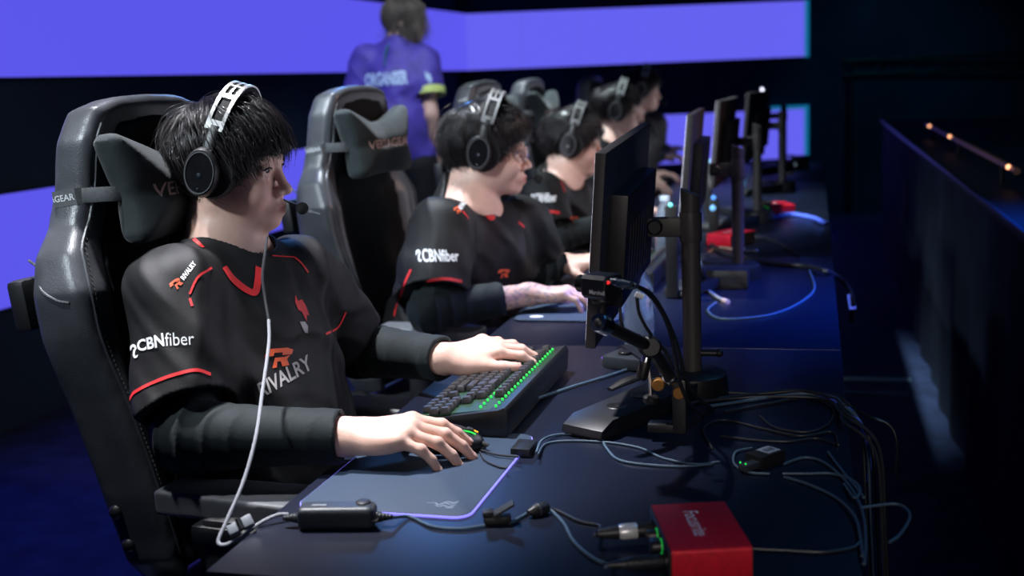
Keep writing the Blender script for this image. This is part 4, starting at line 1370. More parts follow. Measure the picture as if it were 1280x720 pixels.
# ---- first player (nearest the camera)
w1R = P(432, 553, 1.742); w1R[2] = 0.788
w1L = P(556, 452, 2.125); w1L[2] = 0.806
J1 = dict(neck=(-1.035, 1.785, 1.035), shR=P(220, 366, 1.86), shL=P(373, 352, 2.11), chest=(-1.010, 1.775, 0.885), belly=(-0.955, 1.742, 0.730), pelvis=(-0.945, 1.730, 0.605),
          elR=P(236, 545, 1.775), wrR=w1R, elL=(-0.915, 2.055, 0.800), wrL=w1L,
          hipR=(-0.93, 1.65, 0.585), knR=(-0.53, 1.56, 0.575), anR=(-0.60, 1.58, 0.095), hipL=(-0.92, 1.83, 0.585), knL=(-0.53, 1.90, 0.575), anL=(-0.60, 1.90, 0.095))
P1 = dict(label='player nearest the camera, hands on a mouse and a green-lit keyboard', head=P(285, 207, 1.985), hM=eul(4, 4, 2), hs=0.935, fat=0.006, skin=SKIN, h=0.003, J=J1,
          slr=(0.070, 0.071), sleeve=0.80, hemtilt=0.18, nhair=9000, seed=3, nails=True, hthick=0.00055,
          handR=dict(s=1.06, M=frame((0.97, 0.16, 0.04), (-0.08, -0.22, 1.0)), thumb=1, curl=[(15, 22, 12), (18, 24, 14), (20, 28, 16), (22, 28, 16)], spread=(3, 0, -2, -5), tcurl=(25, 10), tdir=(0.75, 0.62, -0.30)),
          handL=dict(s=1.02, M=frame(onz(666, 424, 0.825) - w1L, (0.0, -0.25, 1.0)), thumb=-1, curl=[(18, 24, 14), (16, 24, 14), (16, 26, 16), (18, 26, 16)], spread=(7, 2, -3, -9), tcurl=(8, 6), tdir=(0.88, 0.46, -0.06)))
p1 = person(P1)
def jersey_marks(p, marks):
    """marks: list of (kind, ...) laid on the jersey"""
    j, bv = p['jersey'], p['bvh']
    for mk in marks:
        k = mk[0]
        if k == 'text': cloth_print('lettering', text_mesh(mk[1], 0.1, 1, mk[4] if len(mk) > 4 else 0, mk[5] if len(mk) > 5 else 0.0015, 0.02), mk[2], bv, mk[3], j)
        elif k == 'line': cloth_line('piping', mk[1], mk[2], bv, mk[3], j)
        elif k == 'poly': cloth_print('emblem', poly_mesh(mk[1], 0.12), mk[2], bv, mk[3], j)


# the team mark: a slanted flag with a cut-out, and a small crest
TEAM = [[(0.0, 0.62), (0.12, 1.0), (0.80, 1.0), (1.0, 0.86), (0.95, 0.60), (0.62, 0.62), (0.64, 0.76), (0.34, 0.78), (0.32, 0.62)],
        [(0.36, 0.52), (0.70, 0.50), (0.90, 0.58), (0.78, 0.36), (0.86, 0.02), (0.62, 0.0), (0.56, 0.30), (0.44, 0.30), (0.42, 0.0), (0.26, 0.0)]]
CREST = [[(0.1, 1.0), (0.25, 0.8), (0.6, 0.85), (0.85, 0.62), (1.0, 0.3), (0.8, 0.34), (0.72, 0.1), (0.55, 0.3), (0.4, 0.45), (0.15, 0.5), (0.0, 0.75)]]
CREST2 = [[(0.0, 1.0), (0.7, 0.9), (1.0, 0.5), (0.8, 0.0), (0.4, 0.1), (0.2, 0.5)]]
SWIRL = [[(0.05, 0.55), (0.2, 0.9), (0.5, 1.0), (0.8, 0.9), (0.9, 0.65), (0.7, 0.5), (0.62, 0.75), (0.45, 0.8), (0.3, 0.65)],
         [(0.50, 0.62), (0.75, 0.60), (0.62, 0.3), (0.66, 0.14), (1.0, 0.2), (0.8, 0.0), (0.5, 0.0), (0.34, 0.2)]]
jersey_marks(p1, [
    ('poly', SWIRL, [(164, 449), (174, 447), (172, 429), (162, 431)], M_white),
    ('text', 'CBN', [(173, 440), (206, 433), (204, 416), (171, 426)], M_white, 0, 0.003),
    ('text', 'fiber', [(207, 433), (243, 431), (242, 415), (206, 416)], M_white, 0, 0.0),
    ('line', [(163, 499), (171, 489), (205, 473), (242, 463), (263, 468)], 0.0055, M_red),
    ('text', 'RIVALRY', [(230, 351), (246, 330), (241, 326), (225, 347)], M_white, 0, 0.004),
    ('poly', TEAM, [(218, 366), (231, 352), (222, 347), (210, 356)], M_orange),
    ('line', [(237, 368), (247, 347), (264, 335)], 0.0035, M_red), ('line', [(237, 373), (240, 383)], 0.004, M_red),
    ('line', [(368, 322), (377, 330), (385, 341)], 0.004, M_red), ('line', [(340, 320), (368, 322)], 0.0022, M_red),
    ('poly', CREST, [(372, 402), (387, 402), (382, 369), (367, 369)], M_red), ('poly', CREST2, [(377, 418), (386, 416), (383, 400), (374, 402)], M_greyprint),
    ('poly', TEAM, [(331, 462), (366, 456), (366, 434), (330, 437)], M_orange),
    ('text', 'RIVALRY', [(327, 498), (391, 461), (384, 443), (321, 480)], M_greyprint, 0, 0.002),
    ('line', [(407, 418), (422, 409), (432, 390)], 0.004, M_red), ('line', [(436, 482), (447, 488), (457, 498)], 0.006, M_red),
    ('line', [(280, 334), (293, 351), (316, 366), (322, 352), (323, 334)], 0.012, M_red),
    ('line', [(228, 276), (233, 289), (254, 310)], 0.006, M_red),
])
headset('silver and black headset on the player nearest the camera', p1['hc'], p1['M'], p1['s'], HGRP)


def seated(i, label, head, hM, neck, shR, shL, elR, wrR, elL, wrL, pel, dy, **kw):
    pel = np.array(pel); nk = np.array(neck); mid = (np.array(shR) + np.array(shL)) / 2
    F = np.array([1.0, 0, 0])
    J = dict(neck=nk, shR=shR, shL=shL, chest=mid * 0.72 + pel * 0.28 + F * 0.0, belly=mid * 0.3 + pel * 0.7 + F * 0.01, pelvis=pel, elR=elR, wrR=wrR, elL=elL, wrL=wrL)
    for k, q in (('R', -1), ('L', 1)):
        J['hip' + k] = pel + (0.04, q * 0.09, -0.02); J['kn' + k] = pel + (0.44, q * 0.16, -0.03); J['an' + k] = np.array([pel[0] + 0.38, pel[1] + q * 0.15, 0.095])
    d = dict(label=label, head=head, hM=hM, J=J, skin=SKIN, crew=0.030, sleeve=0.84, hemtilt=0.15)
    d.update(kw)
    return person(d)


HR = dict(M=frame((0.97, 0.2, -0.02), (0, 0, 1.0)), thumb=1, curl=[(14, 30, 20), (18, 32, 20), (20, 34, 22), (22, 34, 22)])
HL = dict(M=frame((0.97, 0.1, 0.0), (0, -0.1, 1.0)), thumb=-1, curl=[(12, 30, 18), (12, 30, 18), (14, 30, 18), (14, 30, 18)])
w2R = onz(662, 368, 0.785); w2L = onz(700, 328, 0.79)
p2 = seated(2, 'player with glasses in the second seat, tattooed forearm on the desk', P(606, 186, 3.05), eul(8, 4, 2),
            P(583, 262, 3.03), P(552, 290, 2.88), P(655, 285, 3.20), P(538, 388, 2.78), w2R, P(668, 335, 3.24), w2L, (-1.03, 2.93, 0.61), 1.2,
            h=0.0042, fat=0.012, hs=1.03, big=1.12, tattoo=True, cuffR=0.72, nhair=4500, seed=11, hthick=0.0008, handR=HR, handL=HL, slr=(0.082, 0.090))
jersey_marks(p2, [
    ('text', 'CBNfiber', [(529, 328), (574, 327), (572, 313), (527, 311)], M_white, 0, 0.002), ('poly', SWIRL, [(521, 328), (528, 327), (526, 311), (519, 313)], M_white),
    ('line', [(518, 360), (527, 355), (542, 350), (560, 349), (577, 352)], 0.008, M_red),
    ('poly', TEAM, [(570, 269), (578, 264), (573, 257), (566, 261)], M_orange), ('text', 'RIVALRY', [(577, 263), (585, 251), (580, 247), (572, 259)], M_white, 0, 0.004),
    ('line', [(599, 252), (606, 263), (614, 273), (620, 258)], 0.014, M_red), ('poly', TEAM, [(621, 348), (637, 346), (637, 336), (622, 337)], M_orange),
    ('line', [(514, 337), (508, 350), (499, 372), (493, 395)], 0.007, M_red), ('line', [(648, 278), (655, 284)], 0.012, M_red),
    ('line', [(578, 264), (586, 274)], 0.005, M_red)])
headset('silver and black headset on the player with glasses', p2['hc'], p2['M'], p2['s'], HGRP, mic=True)
# glasses
T2 = p2['T']; gl = thing('glasses', 'thin wire glasses worn by the player in the second seat', 'glasses', tuple(T2(0.1, 0, 0)))
M_wire = mat('wire_frame', (0.25, 0.24, 0.23), 0.3, metal=0.9, noise=(40, .1)); M_lens = mat('lens', (0.9, 0.95, 1.0), 0.02, trans=1.0, ior=1.1, noise=(10, .01))
for q in (-1, 1):
    g = G(); ring = [T2(0.111 - 0.006 * (math.cos(a) * 0 + abs(0)) - 0.010 * max(0, math.cos(a)), q * (0.034 + 0.023 * math.cos(a)), -0.004 + 0.018 * math.sin(a)) for a in np.linspace(0, 2 * PI, 28)]
    g.tube(ring, 0.0011, 6); rim = g.build('rim', M_wire, gl)
    g = G(); c = np.mean(ring[:-1], axis=0); g.add([c] + ring[:-1], [(0, i, i % 27 + 1) for i in range(1, 28)]); V0 = len(g.v)
    off = p2['M'][:, 0] * 0.0012; g.add([c - off] + [r - off for r in ring[:-1]], [(0, i % 27 + 1, i) for i in range(1, 28)]); g.build('lens', M_lens, rim)
    g = G(); g.tube([T2(0.100, q * 0.058, 0.002), T2(0.085, q * 0.072, 0.003), T2(0.02, q * 0.083, 0.0)], 0.0012, 6, sm=5); g.build('temple', M_wire, gl)
g = G(); g.tube([T2(0.111, -0.011, -0.001), T2(0.1145, 0, 0.002), T2(0.111, 0.011, -0.001)], 0.0011, 6, sm=5); g.build('bridge', M_wire, gl)

w3R = onz(752, 283, 0.79); w3L = onz(775, 262, 0.79)
p3 = seated(3, 'third player along the row, head partly hidden by the nearest monitor', P(714, 178, 4.18), eul(6, 5, 2),
            P(696, 232, 4.15), P(680, 246, 4.00), P(742, 244, 4.34), P(692, 298, 3.92), w3R, P(735, 290, 4.36), w3L, (-1.0, 4.10, 0.60), 2.4,
            h=0.0055, fat=0.004, nhair=2600, seed=21, hthick=0.0010, handR=HR, handL=HL)
jersey_marks(p3, [('text', 'CBNfiber', [(669, 254), (696, 252), (695, 241), (668, 242)], M_white, 0, 0.003), ('poly', SWIRL, [(664, 255), (669, 254), (668, 242), (663, 243)], M_white),
                  ('line', [(661, 277), (670, 269), (684, 265), (699, 266)], 0.011, M_red), ('line', [(708, 206), (714, 226), (720, 216)], 0.016, M_red),
                  ('poly', TEAM, [(712, 279), (723, 278), (723, 271), (713, 271)], M_orange), ('line', [(700, 214), (706, 222)], 0.008, M_white), ('line', [(701, 226), (706, 240)], 0.006, M_red)])
headset('silver and black headset on the third player', p3['hc'], p3['M'], p3['s'], HGRP)
p4 = seated(4, 'fourth player, blurred, seen between the third player and the monitor', P(770, 138, 5.35), eul(8, 4, 0),
            P(757, 180, 5.33), P(744, 192, 5.18), P(795, 190, 5.5), P(748, 242, 5.1), onz(795, 232, 0.79), P(790, 235, 5.5), onz(808, 218, 0.79), (-1.0, 5.28, 0.60), 3.6,
            h=0.007, fat=0.006, nhair=1500, seed=31, hthick=0.0013, handR=HR, handL=HL, folds=False)
jersey_marks(p4, [('text', 'CBNfiber', [(724, 224), (745, 222), (744, 211), (724, 213)], M_white, 0, 0.003), ('line', [(721, 247), (732, 239), (745, 234)], 0.011, M_red)])
headset('headset with a yellowish lit band on the fourth player', p4['hc'], p4['M'], p4['s'], HGRP, detail=False)
p5 = seated(5, 'farthest seated player at the end of the row, face lit warm', P(800, 112, 6.5), eul(10, 5, 0),
            P(786, 146, 6.48), P(776, 158, 6.32), P(818, 156, 6.62), P(778, 200, 6.25), onz(825, 196, 0.79), P(815, 195, 6.65), onz(832, 186, 0.79), (-1.05, 6.42, 0.60), 4.8,
            h=0.007, nhair=1500, seed=41, hthick=0.0013, handR=HR, handL=HL, folds=False)
headset('headset with a pinkish lit band on the farthest player', p5['hc'], p5['M'], p5['s'], HGRP, detail=False)

# ---- organiser standing behind the chairs
DO = 5.8
LONG = dict(root=lambda a: np.interp(a, [0, 0.5, 0.9, 1.25, 1.6, 2.0, 2.6, 3.15], [0.075, 0.070, 0.045, 0.02, -0.005, -0.03, -0.06, -0.065]),
            end=lambda a: np.interp(a, [0, 0.6, 1.0, 1.5, 2.0, 3.15], [0.08, 0.05, -0.02, -0.075, -0.085, -0.09]), len=0.17, vol=0.017, comb=0.9, grav=0.7, jit=0.006, flick=True,
            bias=(-0.5, 0, 0), drop=0.14)
fdir = rotz(math.radians(82))
oc = P(497, 100, DO); oc[2] = 0
hO = P(505, 24, DO)
pO = np.array([oc[0], oc[1], 0.93])
sh = lambda px, py, D: P(px, py, D)
JO = dict(neck=P(496, 60, DO), shR=P(529, 76, DO - 0.02), shL=P(459, 76, DO + 0.03), chest=P(495, 105, DO), belly=P(495, 160, DO), pelvis=pO,
          elR=P(538, 143, DO - 0.03), wrR=P(550, 198, DO + 0.08), elL=P(446, 145, DO + 0.05), wrL=P(452, 205, DO + 0.12))
for k, q in (('R', 1), ('L', -1)):
    lx = np.array([math.cos(math.radians(-8)), math.sin(math.radians(-8)), 0]) * q * 0.10
    JO['hip' + k] = pO + lx + (0, 0, -0.04); JO['kn' + k] = pO + lx * 1.1 + (0, 0.02, -0.44); JO['an' + k] = np.array([pO[0], pO[1], 0.095]) + lx * 1.2
hang = dict(M=frame((0.05, 0.1, -1.0), (1.0, 0, 0)), thumb=1, curl=[(20, 30, 20)] * 4)
M_purple = mat('purple_shirt', (0.060, 0.042, 0.36), 0.65, noise=(20, 0.2), bump=(700, 0.25))
M_lime = mat('lime_cuff', (0.55, 0.68, 0.22), 0.65, noise=(40, 0.1))
M_paleblue = mat('pale_blue_print', (0.42, 0.58, 0.85), 0.6, noise=(40, 0.15))
pq = person(dict(label='organiser standing with back to the camera in a purple shirt, long greyish hair', head=hO, hM=eul(12, 2, 0), hs=0.94, skin=(0.58, 0.38, 0.32), h=0.007, J=JO,
                 handR=hang, handL=dict(hang, thumb=-1, M=frame((0.05, 0.1, -1.0), (-1.0, 0, 0))), tshirt=True, jmat=M_purple, hairmat=M_hair_brown, style=LONG, nhair=2600, seed=51, hthick=0.0016,
                 toe=np.array([0.02, 0.17, -0.045]), sleeve=0.62, slr=(0.078, 0.090), big=1.0, fold=0.007))
oj, ob = pq['jersey'], pq['bvh']
cloth_print('lettering', text_mesh('ORGANISER', 0.1, 0.8, 0, 0.004, 0.02), [(457, 109), (510, 105), (509, 88), (457, 92)], ob, M_paleblue, oj, 0.003)
cloth_print('emblem', poly_mesh(CREST, 0.12), [(532, 108), (540, 107), (540, 88), (531, 88)], ob, M_paleblue, oj, 0.003)
for k, q in (('R', 1), ('L', -1)):
    a, e = np.asarray(JO['sh' + k]), np.asarray(JO['el' + k]); ax = (e - a) / np.linalg.norm(e - a); hem = a + ax * np.linalg.norm(e - a) * 0.62
    sd = Sdf().func((lambda hem, ax: (lambda p: np.maximum(np.maximum(np.linalg.norm(np.cross(p - hem, ax), axis=1) - 0.0905, 0.078 - np.linalg.norm(np.cross(p - hem, ax), axis=1)), np.abs((p - hem) @ ax + 0.008) - 0.020)))(hem, ax), hem - 0.11, hem + 0.11)
    sdf_obj('cuff', sd, 0.006, M_lime, oj, relax=1)
g = G(); g.tube([P(486, 56, DO - 0.10), P(482, 66, DO - 0.13), P(481, 82, DO - 0.135)], 0.008, 6, sm=4, flat=(0.3, 1.0)); g.build('neck_cord', mat('teal_cord', (0.03, 0.18, 0.22), 0.6, noise=(50, .2)), oj)
# ------------------------------------------------------------------ devices on the desks
M_key = mat('keycap_black', (0.020, 0.019, 0.021), 0.5, noise=(90, 0.15))
M_kbcase = mat('keyboard_case', (0.009, 0.011, 0.015), 0.38, noise=(60, 0.15), bump=(500, 0.05))
M_green = mat('green_backlight', (0.0, 0.05, 0.01), 0.5, emit=(0.02, 0.9, 0.10), estr=1.1)
M_greenplate = mat('green_lit_plate', (0.01, 0.03, 0.015), 0.5, emit=(0.004, 0.10, 0.035), estr=0.22)
M_pad = mat('mouse_pad_hard', (0.022, 0.042, 0.078), 0.62, spec=0.4, noise=(900, 0.30), bump=(1400, 0.25))
M_rim = mat('pad_rim_light', (0.1, 0.1, 0.2), 0.4, emit=(0.22, 0.20, 1.0), estr=1.5)
M_logo = mat('pad_logo_grey', (0.14, 0.17, 0.21), 0.5, noise=(90, 0.1))
M_mouse = mat('mouse_black', (0.012, 0.013, 0.016), 0.38, noise=(60, 0.15))
M_redmetal = mat('red_anodised', (0.72, 0.010, 0.030), 0.42, metal=0.30, noise=(160, 0.12), bump=(900, 0.06))
M_grey = mat('grey_plastic', (0.20, 0.22, 0.25), 0.45, noise=(50, 0.12))
M_remote = mat('remote_black', (0.026, 0.032, 0.040), 0.45, noise=(70, 0.15), bump=(500, 0.08))
M_cable = mat('cable_black', (0.014, 0.016, 0.020), 0.45, noise=(200, 0.15))
M_cablegrey = mat('cable_grey', (0.055, 0.095, 0.14), 0.5, noise=(400, 0.2))
M_cablepale = mat('cable_pale', (0.26, 0.27, 0.30), 0.55, noise=(500, 0.15))
M_cableblue = mat('cable_blue_sleeve', (0.10, 0.18, 0.95), 0.5, noise=(300, 0.15))
M_bluelight = mat('blue_end_light', (0.05, 0.1, 0.3), 0.5, emit=(0.10, 0.16, 0.95), estr=0.8)


def rrect(x0, x1, y0, y1, r, n=6):
    out = []
    for cx, cy, a0 in ((x1 - r, y1 - r, 0), (x0 + r, y1 - r, 90), (x0 + r, y0 + r, 180), (x1 - r, y0 + r, 270)):
        for k in range(n + 1):
            a = math.radians(a0 + 90 * k / n); out.append((cx + r * math.cos(a), cy + r * math.sin(a)))
    return out


# keyboard, local frame: origin = near corner on the player's side; x away from the player, y along it
kb = thing('keyboard', '', 'keyboard', (0, 0, 0), group='gaming keyboards')
TK = roty(math.radians(-7.5)); kz = lambda p: TK @ np.array(p, float) + np.array([0, 0, 0.012])
g = G(); prof = [(0.0, -0.0085), (0.156, -0.0290), (0.164, 0.010), (0.160, 0.021), (0.150, 0.018), (0.006, 0.014), (0.0, 0.010)]
g.prism([(a, b) for a, b in prof], kz((0, 0, 0)), TK @ np.array([1.0, 0, 0]), TK @ np.array([0, 0, 1.0]), np.array([0, 0.442, 0]))
g.build('case', M_kbcase, kb, world=False, bevel=0.0015)
g = G(); g.box(kz((0.074, 0.221, 0.0165)), (0.130, 0.418, 0.002), TK); g.build('lit_plate', M_greenplate, kb, world=False)
for sx in (0.02, 0.14):
    for sy in (0.03, 0.41):
        g = G(); b = kz((sx, sy, 0)); g.cyl((b[0], sy, 0.0), (b[0], sy, 0.006), 0.007, n=12); g.build('foot', M_black, kb, world=False)
U = 0.0187
keyproto = {}


def key(w, x, y, tall=1.0):
    """w in units along y; x row centre; y start"""
    kk = round(w, 2)
    if kk not in keyproto:
        g = G(); L = w * U - 0.0022
        bot = rrect(-0.0083, 0.0083, -L / 2, L / 2, 0.0015, 2); top = rrect(-0.0058, 0.0064, -L / 2 + 0.0022, L / 2 - 0.0022, 0.002, 2)
        g.loft([[(a, b, 0.0) for a, b in bot], [(a, b, 0.002) for a, b in bot], [(a, b, 0.0100) for a, b in top], [(a * .92, b * .98, 0.0104) for a, b in top]])
        o = g.build('key', M_key, kb, world=False); keyproto[kk] = o.data; first = o
    else:
        first = bpy.data.objects.new('key', keyproto[kk]); COL.objects.link(first); first.parent = kb
    p = kz((x, y + w * U / 2, 0.0185)); first.location = tuple(p); first.rotation_euler = (0, math.radians(-7.5), 0)
    return first


rows = [[1.25, 1.25, 1.25, 6.25, 1.25, 1.25, 1.25, 1.25], [2.25] + [1] * 10 + [2.75], [1.75] + [1] * 11 + [2.25], [1.5] + [1] * 12 + [1.5], [1] * 13 + [2]]
KX = [0.020 + 0.0187 * i for i in range(5)]; FX = 0.127
Ytop = 0.424                                                  # the player's left end of the key field is the far (+y) end
nkeys = 0
for r, x in zip(rows, KX):
    y = Ytop
    for w in r: y -= w * U; key(w, x, y); nkeys += 1
y = Ytop
for blk in ((1,), (1,) * 4, (1,) * 4, (1,) * 4):
    for w in blk: y -= U; key(1, FX, y); nkeys += 1
    y -= 0.5 * U if len(blk) == 4 else U
yn = Ytop - 15.25 * U
for x, cols in ((KX[0], (0, 1, 2)), (KX[1], (1,)), (KX[3], (0, 1, 2)), (KX[4], (0, 1, 2)), (FX, (0, 1, 2))):
    for c in cols: key(1, x, yn - (c + 1) * U); nkeys += 1
yp = yn - 3.25 * U
for i, x in enumerate(KX):
    for c in range(4 if i != 0 else 3):
        if nkeys < 99: key(1, x, yp - (c + 1) * U); nkeys += 1
print('KEYS', nkeys)
g = G(); g.sphere((0, 0, 0), 0.0026, 8, 6); led0 = g.build('backlight_led', M_green, kb, world=False)
spots = [(0.1405, Ytop - 0.012 - i * 0.0196) for i in range(21)] + [(0.1135, Ytop - 0.280 - i * 0.0200) for i in range(7)]
for i, (x, yy) in enumerate(spots):
    o = led0 if i == 0 else led0.copy()
    if i: COL.objects.link(o)
    o.location = tuple(kz((x, yy, 0.0205)))
kb.location = (-0.684, 1.712, DESK); kb.rotation_euler = (0, 0, math.radians(-1.0)); kb['label'] = 'keyboard with green backlight under the first player\'s far hand'
kb2 = dup(kb)
for o in [q for q in scene.objects if q.parent == kb2 and q.name.startswith('backlight_led')]: bpy.data.objects.remove(o)
kb2.location = (-0.62, 2.99, DESK); kb2['label'] = 'unlit keyboard of the player with glasses, behind the nearest monitor'


# mouse pads
def mouse_pad(label, x0, x1, y0, y1, rz, logo, rim=True):
    cx, cy = (x0 + x1) / 2, (y0 + y1) / 2
    t = thing('mouse_pad', label, 'mouse pad', (cx, cy, DESK), rz, 'mouse pads')
    a, b = (x1 - x0) / 2, (y1 - y0) / 2
    g = G(); o = rrect(-a, a, -b, b, 0.022); i = rrect(-a + 0.0012, a - 0.0012, -b + 0.0012, b - 0.0012, 0.021)
    g.loft([[(p, q, 0.0015) for p, q in o], [(p, q, 0.0042) for p, q in o], [(p, q, 0.0048) for p, q in i]]); g.build('surface', M_pad, t, world=False)
    if rim:
        o2 = rrect(-a - 0.0018, a + 0.0018, -b - 0.0018, b + 0.0018, 0.0235)
        g = G(); g.loft([[(p, q, 0.0004) for p, q in o2], [(p, q, 0.0030) for p, q in o2], [(p, q, 0.0034) for p, q in o], [(p, q, 0.0004) for p, q in o]]); g.build('light_rim', M_rim, t, world=False)
    else:
        g = G(); o2 = rrect(-a + .001, a - .001, -b + .001, b - .001, 0.0215); g.loft([[(p, q, 0.0) for p, q in o2], [(p, q, 0.0016) for p, q in o2]]); g.build('base', M_black, t, world=False)
    return t


pad1 = mouse_pad('hard mouse pad with glowing violet rim under the first player\'s mouse', -0.735, -0.489, 1.378, 1.735, math.radians(-1.0), True)
# three-strand emblem in the corner of the pad
g = G()
for pts in ([(-0.030, 0.004), (-0.018, 0.006), (-0.012, 0.000), (-0.004, 0.008), (0.004, 0.004), (0.012, 0.012)], [(-0.016, -0.002), (-0.008, -0.006), (-0.004, -0.001), (0.004, -0.006), (0.010, 0.001), (0.013, 0.004)],
            [(-0.008, 0.010), (-0.001, 0.013), (0.006, 0.010), (0.012, 0.017)], [(0.002, -0.010), (0.009, -0.008), (0.012, -0.003)]):
    g.tube([(0.123 - 0.040 + a, -0.1785 + 0.034 + b, 0.00485) for a, b in pts], [0.0006, 0.0016, 0.0016, 0.0006], 6, sm=4, flat=(1, 0.12), up=(0, 0, 1))
g.build('emblem', M_logo, pad1, world=False)
g = G(); g.box((0.1265, 0.100, 0.0075), (0.030, 0.050, 0.013), bev=0.002); g.build('cable_hub', M_kbcase, pad1, world=False)
pad2 = mouse_pad('cloth mouse pad with a white oval mark in front of the player with glasses', -0.745, -0.495, 2.60, 2.93, 0, False, rim=False)
g = G(); g.lathe((-0.075, -0.125, 0.0047), (0, 0, 1), [(0.017, 0), (0.0165, 0.0006), (0, 0.0006)], 28); g.v = [(-0.075 + (x + 0.075) * 1.0, -0.125 + (y + 0.125) * 0.75, z) for x, y, z in g.v]; g.build('mark', M_white, pad2, world=False)


def mouse(label, loc, rz, strip):
    t = thing('computer_mouse', label, 'mouse', loc, rz, 'gaming mice')
    sd = Sdf(); sd.ell((-0.012, 0, 0.012), (0.056, 0.032, 0.027), None, 0); sd.ell((0.028, 0, 0.010), (0.042, 0.031, 0.020), None, 0.02)
    sd.func(lambda p: p[:, 2] - 0.0025, (-0.1, -0.06, -0.03), (0.1, 0.06, 0.0), 0.002, '-')
    sdf_obj('shell', sd, 0.0025, M_mouse, t, world=False, relax=1)
    g = G(); g.box((0.0, 0, 0.0015), (0.10, 0.052, 0.003), bev=0.001); g.build('sole', M_black, t, world=False)
    g = G(); g.cyl((0.047, -0.004, 0.0275), (0.047, 0.004, 0.0275), 0.008, n=18, bev=0.001); g.build('scroll_wheel', M_black, t, world=False)
    for q in (-1, 1):
        g = G(); g.tube([(0.040, q * 0.0055, 0.0310), (0.050, q * 0.0055, 0.0300), (0.060, q * 0.0055, 0.0265)], 0.0012, 6, sm=3); g.build('light_strip', strip if q > 0 else M_green, t, world=False)
    g = G(); g.tube([(0.068, 0, 0.010), (0.078, 0, 0.009)], [0.0045, 0.0025], 8); g.build('cable_relief', M_cable, t, world=False)
    return t


M_amber = mat('amber_light', (0.3, 0.15, 0.0), 0.5, emit=(1.0, 0.45, 0.03), estr=1.2)
M_whitelight = mat('white_light', (0.5, 0.5, 0.6), 0.5, emit=(0.75, 0.85, 1.0), estr=1.4)
ms1 = mouse('black mouse with amber and green wheel lights under the first player\'s near hand', (-0.615, 1.648, DESK + 0.0048), math.radians(-3), M_amber)
ms2 = mouse('mouse under the hand of the player with glasses, with white lights', (-0.600, 2.925, DESK + 0.0048), math.radians(5), M_whitelight)
for q, x in ((-1, -0.01), (-1, 0.03)):
    g = G(); g.tube([(x - 0.018, -0.0335 + abs(x) * 0.1, 0.013), (x, -0.0345 + abs(x) * 0.1, 0.014), (x + 0.014, -0.033, 0.013)], [0.003, 0.0045, 0.003], 8, sm=3); g.build('side_light', M_whitelight, ms2, world=False)


# red audio interface
M_halo = mat('green_halo', (0.0, 0.05, 0.01), 0.5, emit=(0.01, 0.45, 0.06), estr=0.8)
M_nickel = mat('bright_nickel', (0.75, 0.75, 0.76), 0.35, metal=0.35, noise=(40, .06))
def audio_box():
    t = thing('audio_interface', '', 'audio interface', (0, 0, 0), 0, 'red audio interfaces')
    # local: x = depth (front panel at -x), y = width; origin centre of the base
    W2, D2, Hh = 0.0725, 0.045, 0.043
    g = G(); pr = rrect(-W2, W2, 0.004, Hh, 0.004, 3)
    g.prism(pr, (-D2, 0, 0), (0, 1.0, 0), (0, 0, 1.0), (2 * D2, 0, 0)); g.build('shell', M_redmetal, t, world=False, angle=50)
    g = G(); g.box((-D2 - 0.0012, 0, Hh / 2 + 0.001), (0.003, 2 * W2 - 0.005, Hh - 0.008), bev=0.001); fp = g.build('front_panel', M_black, t, world=False)
    g = G(); g.box((D2 + 0.0008, 0, Hh / 2 + 0.001), (0.002, 2 * W2 - 0.005, Hh - 0.008)); g.build('rear_panel', M_black, t, world=False)
    for yy, r in ((-0.018, 0.0075), (0.014, 0.0075), (-0.006, 0.010)):
        g = G(); g.lathe((-D2 - 0.0027, yy, 0.026 if r < 0.009 else 0.021), (-1, 0, 0), [(r, 0), (r, 0.010), (r * 0.85, 0.0125), (0, 0.0125)], 22); g.build('knob', M_hsblack, fp, world=False)
        if r < 0.009:
            g = G(); g.lathe((-D2 - 0.0027, yy, 0.026), (-1, 0, 0), [(r * 1.08, 0), (r * 1.20, 0), (r * 1.20, 0.001), (r * 1.08, 0.001)], 24); g.build('halo_light', M_halo, fp, world=False)
    for yy in (0.046, -0.047):
        g = G(); g.lathe((-D2 - 0.0027, yy, 0.021), (-1, 0, 0), [(0.0125, 0), (0.0125, 0.002), (0.009, 0.002), (0.0085, 0.0006), (0, 0.0006)], 24); g.build('socket', M_steel, fp, world=False)
    for sx in (-1, 1):
        for sy in (-1, 1):
            g = G(); g.cyl((sx * 0.033, sy * 0.06, 0), (sx * 0.033, sy * 0.06, 0.0045), 0.006, n=12); g.build('foot', M_black, t, world=False)
    decal('lettering', text_mesh('Focusrite', 0.026, 0.80, 0.0, 0.0001), (-0.004, 0.004, Hh), (0, -1, 0), (1, 0, 0), M_white, t, None, 0.0004, world=False)
    return t


ab = audio_box()
fa = [onz(848, 688, DESK + .043), onz(933, 685, DESK + .043), onz(898, 624, DESK + .043), onz(820, 630, DESK + .043)]
ctr = np.mean(fa, axis=0); yd = (fa[3] + fa[2] - fa[0] - fa[1]); AZ = math.atan2(-yd[0], yd[1])
print('AUDIO', ctr, math.degrees(AZ), np.linalg.norm(yd) / 2)
ab.location = (ctr[0], ctr[1], DESK); ab.rotation_euler = (0, 0, AZ); ab['label'] = 'red metal audio interface at the near right end of the first desk'
for (px, py, lab, a) in ((972, 268, 'small red audio box far down the row of desks, topmost of the red blurs', 20), (914, 306, 'red audio box beside the second monitor stand, mostly behind cables', -30)):
    o = dup(ab); c = onz(px, py); o.location = (c[0], c[1], DESK); o.rotation_euler = (0, 0, math.radians(a)); o['label'] = lab


def to_world(o, p): return np.array(o.location) + rotz(o.rotation_euler[2]) @ np.array(p, float)


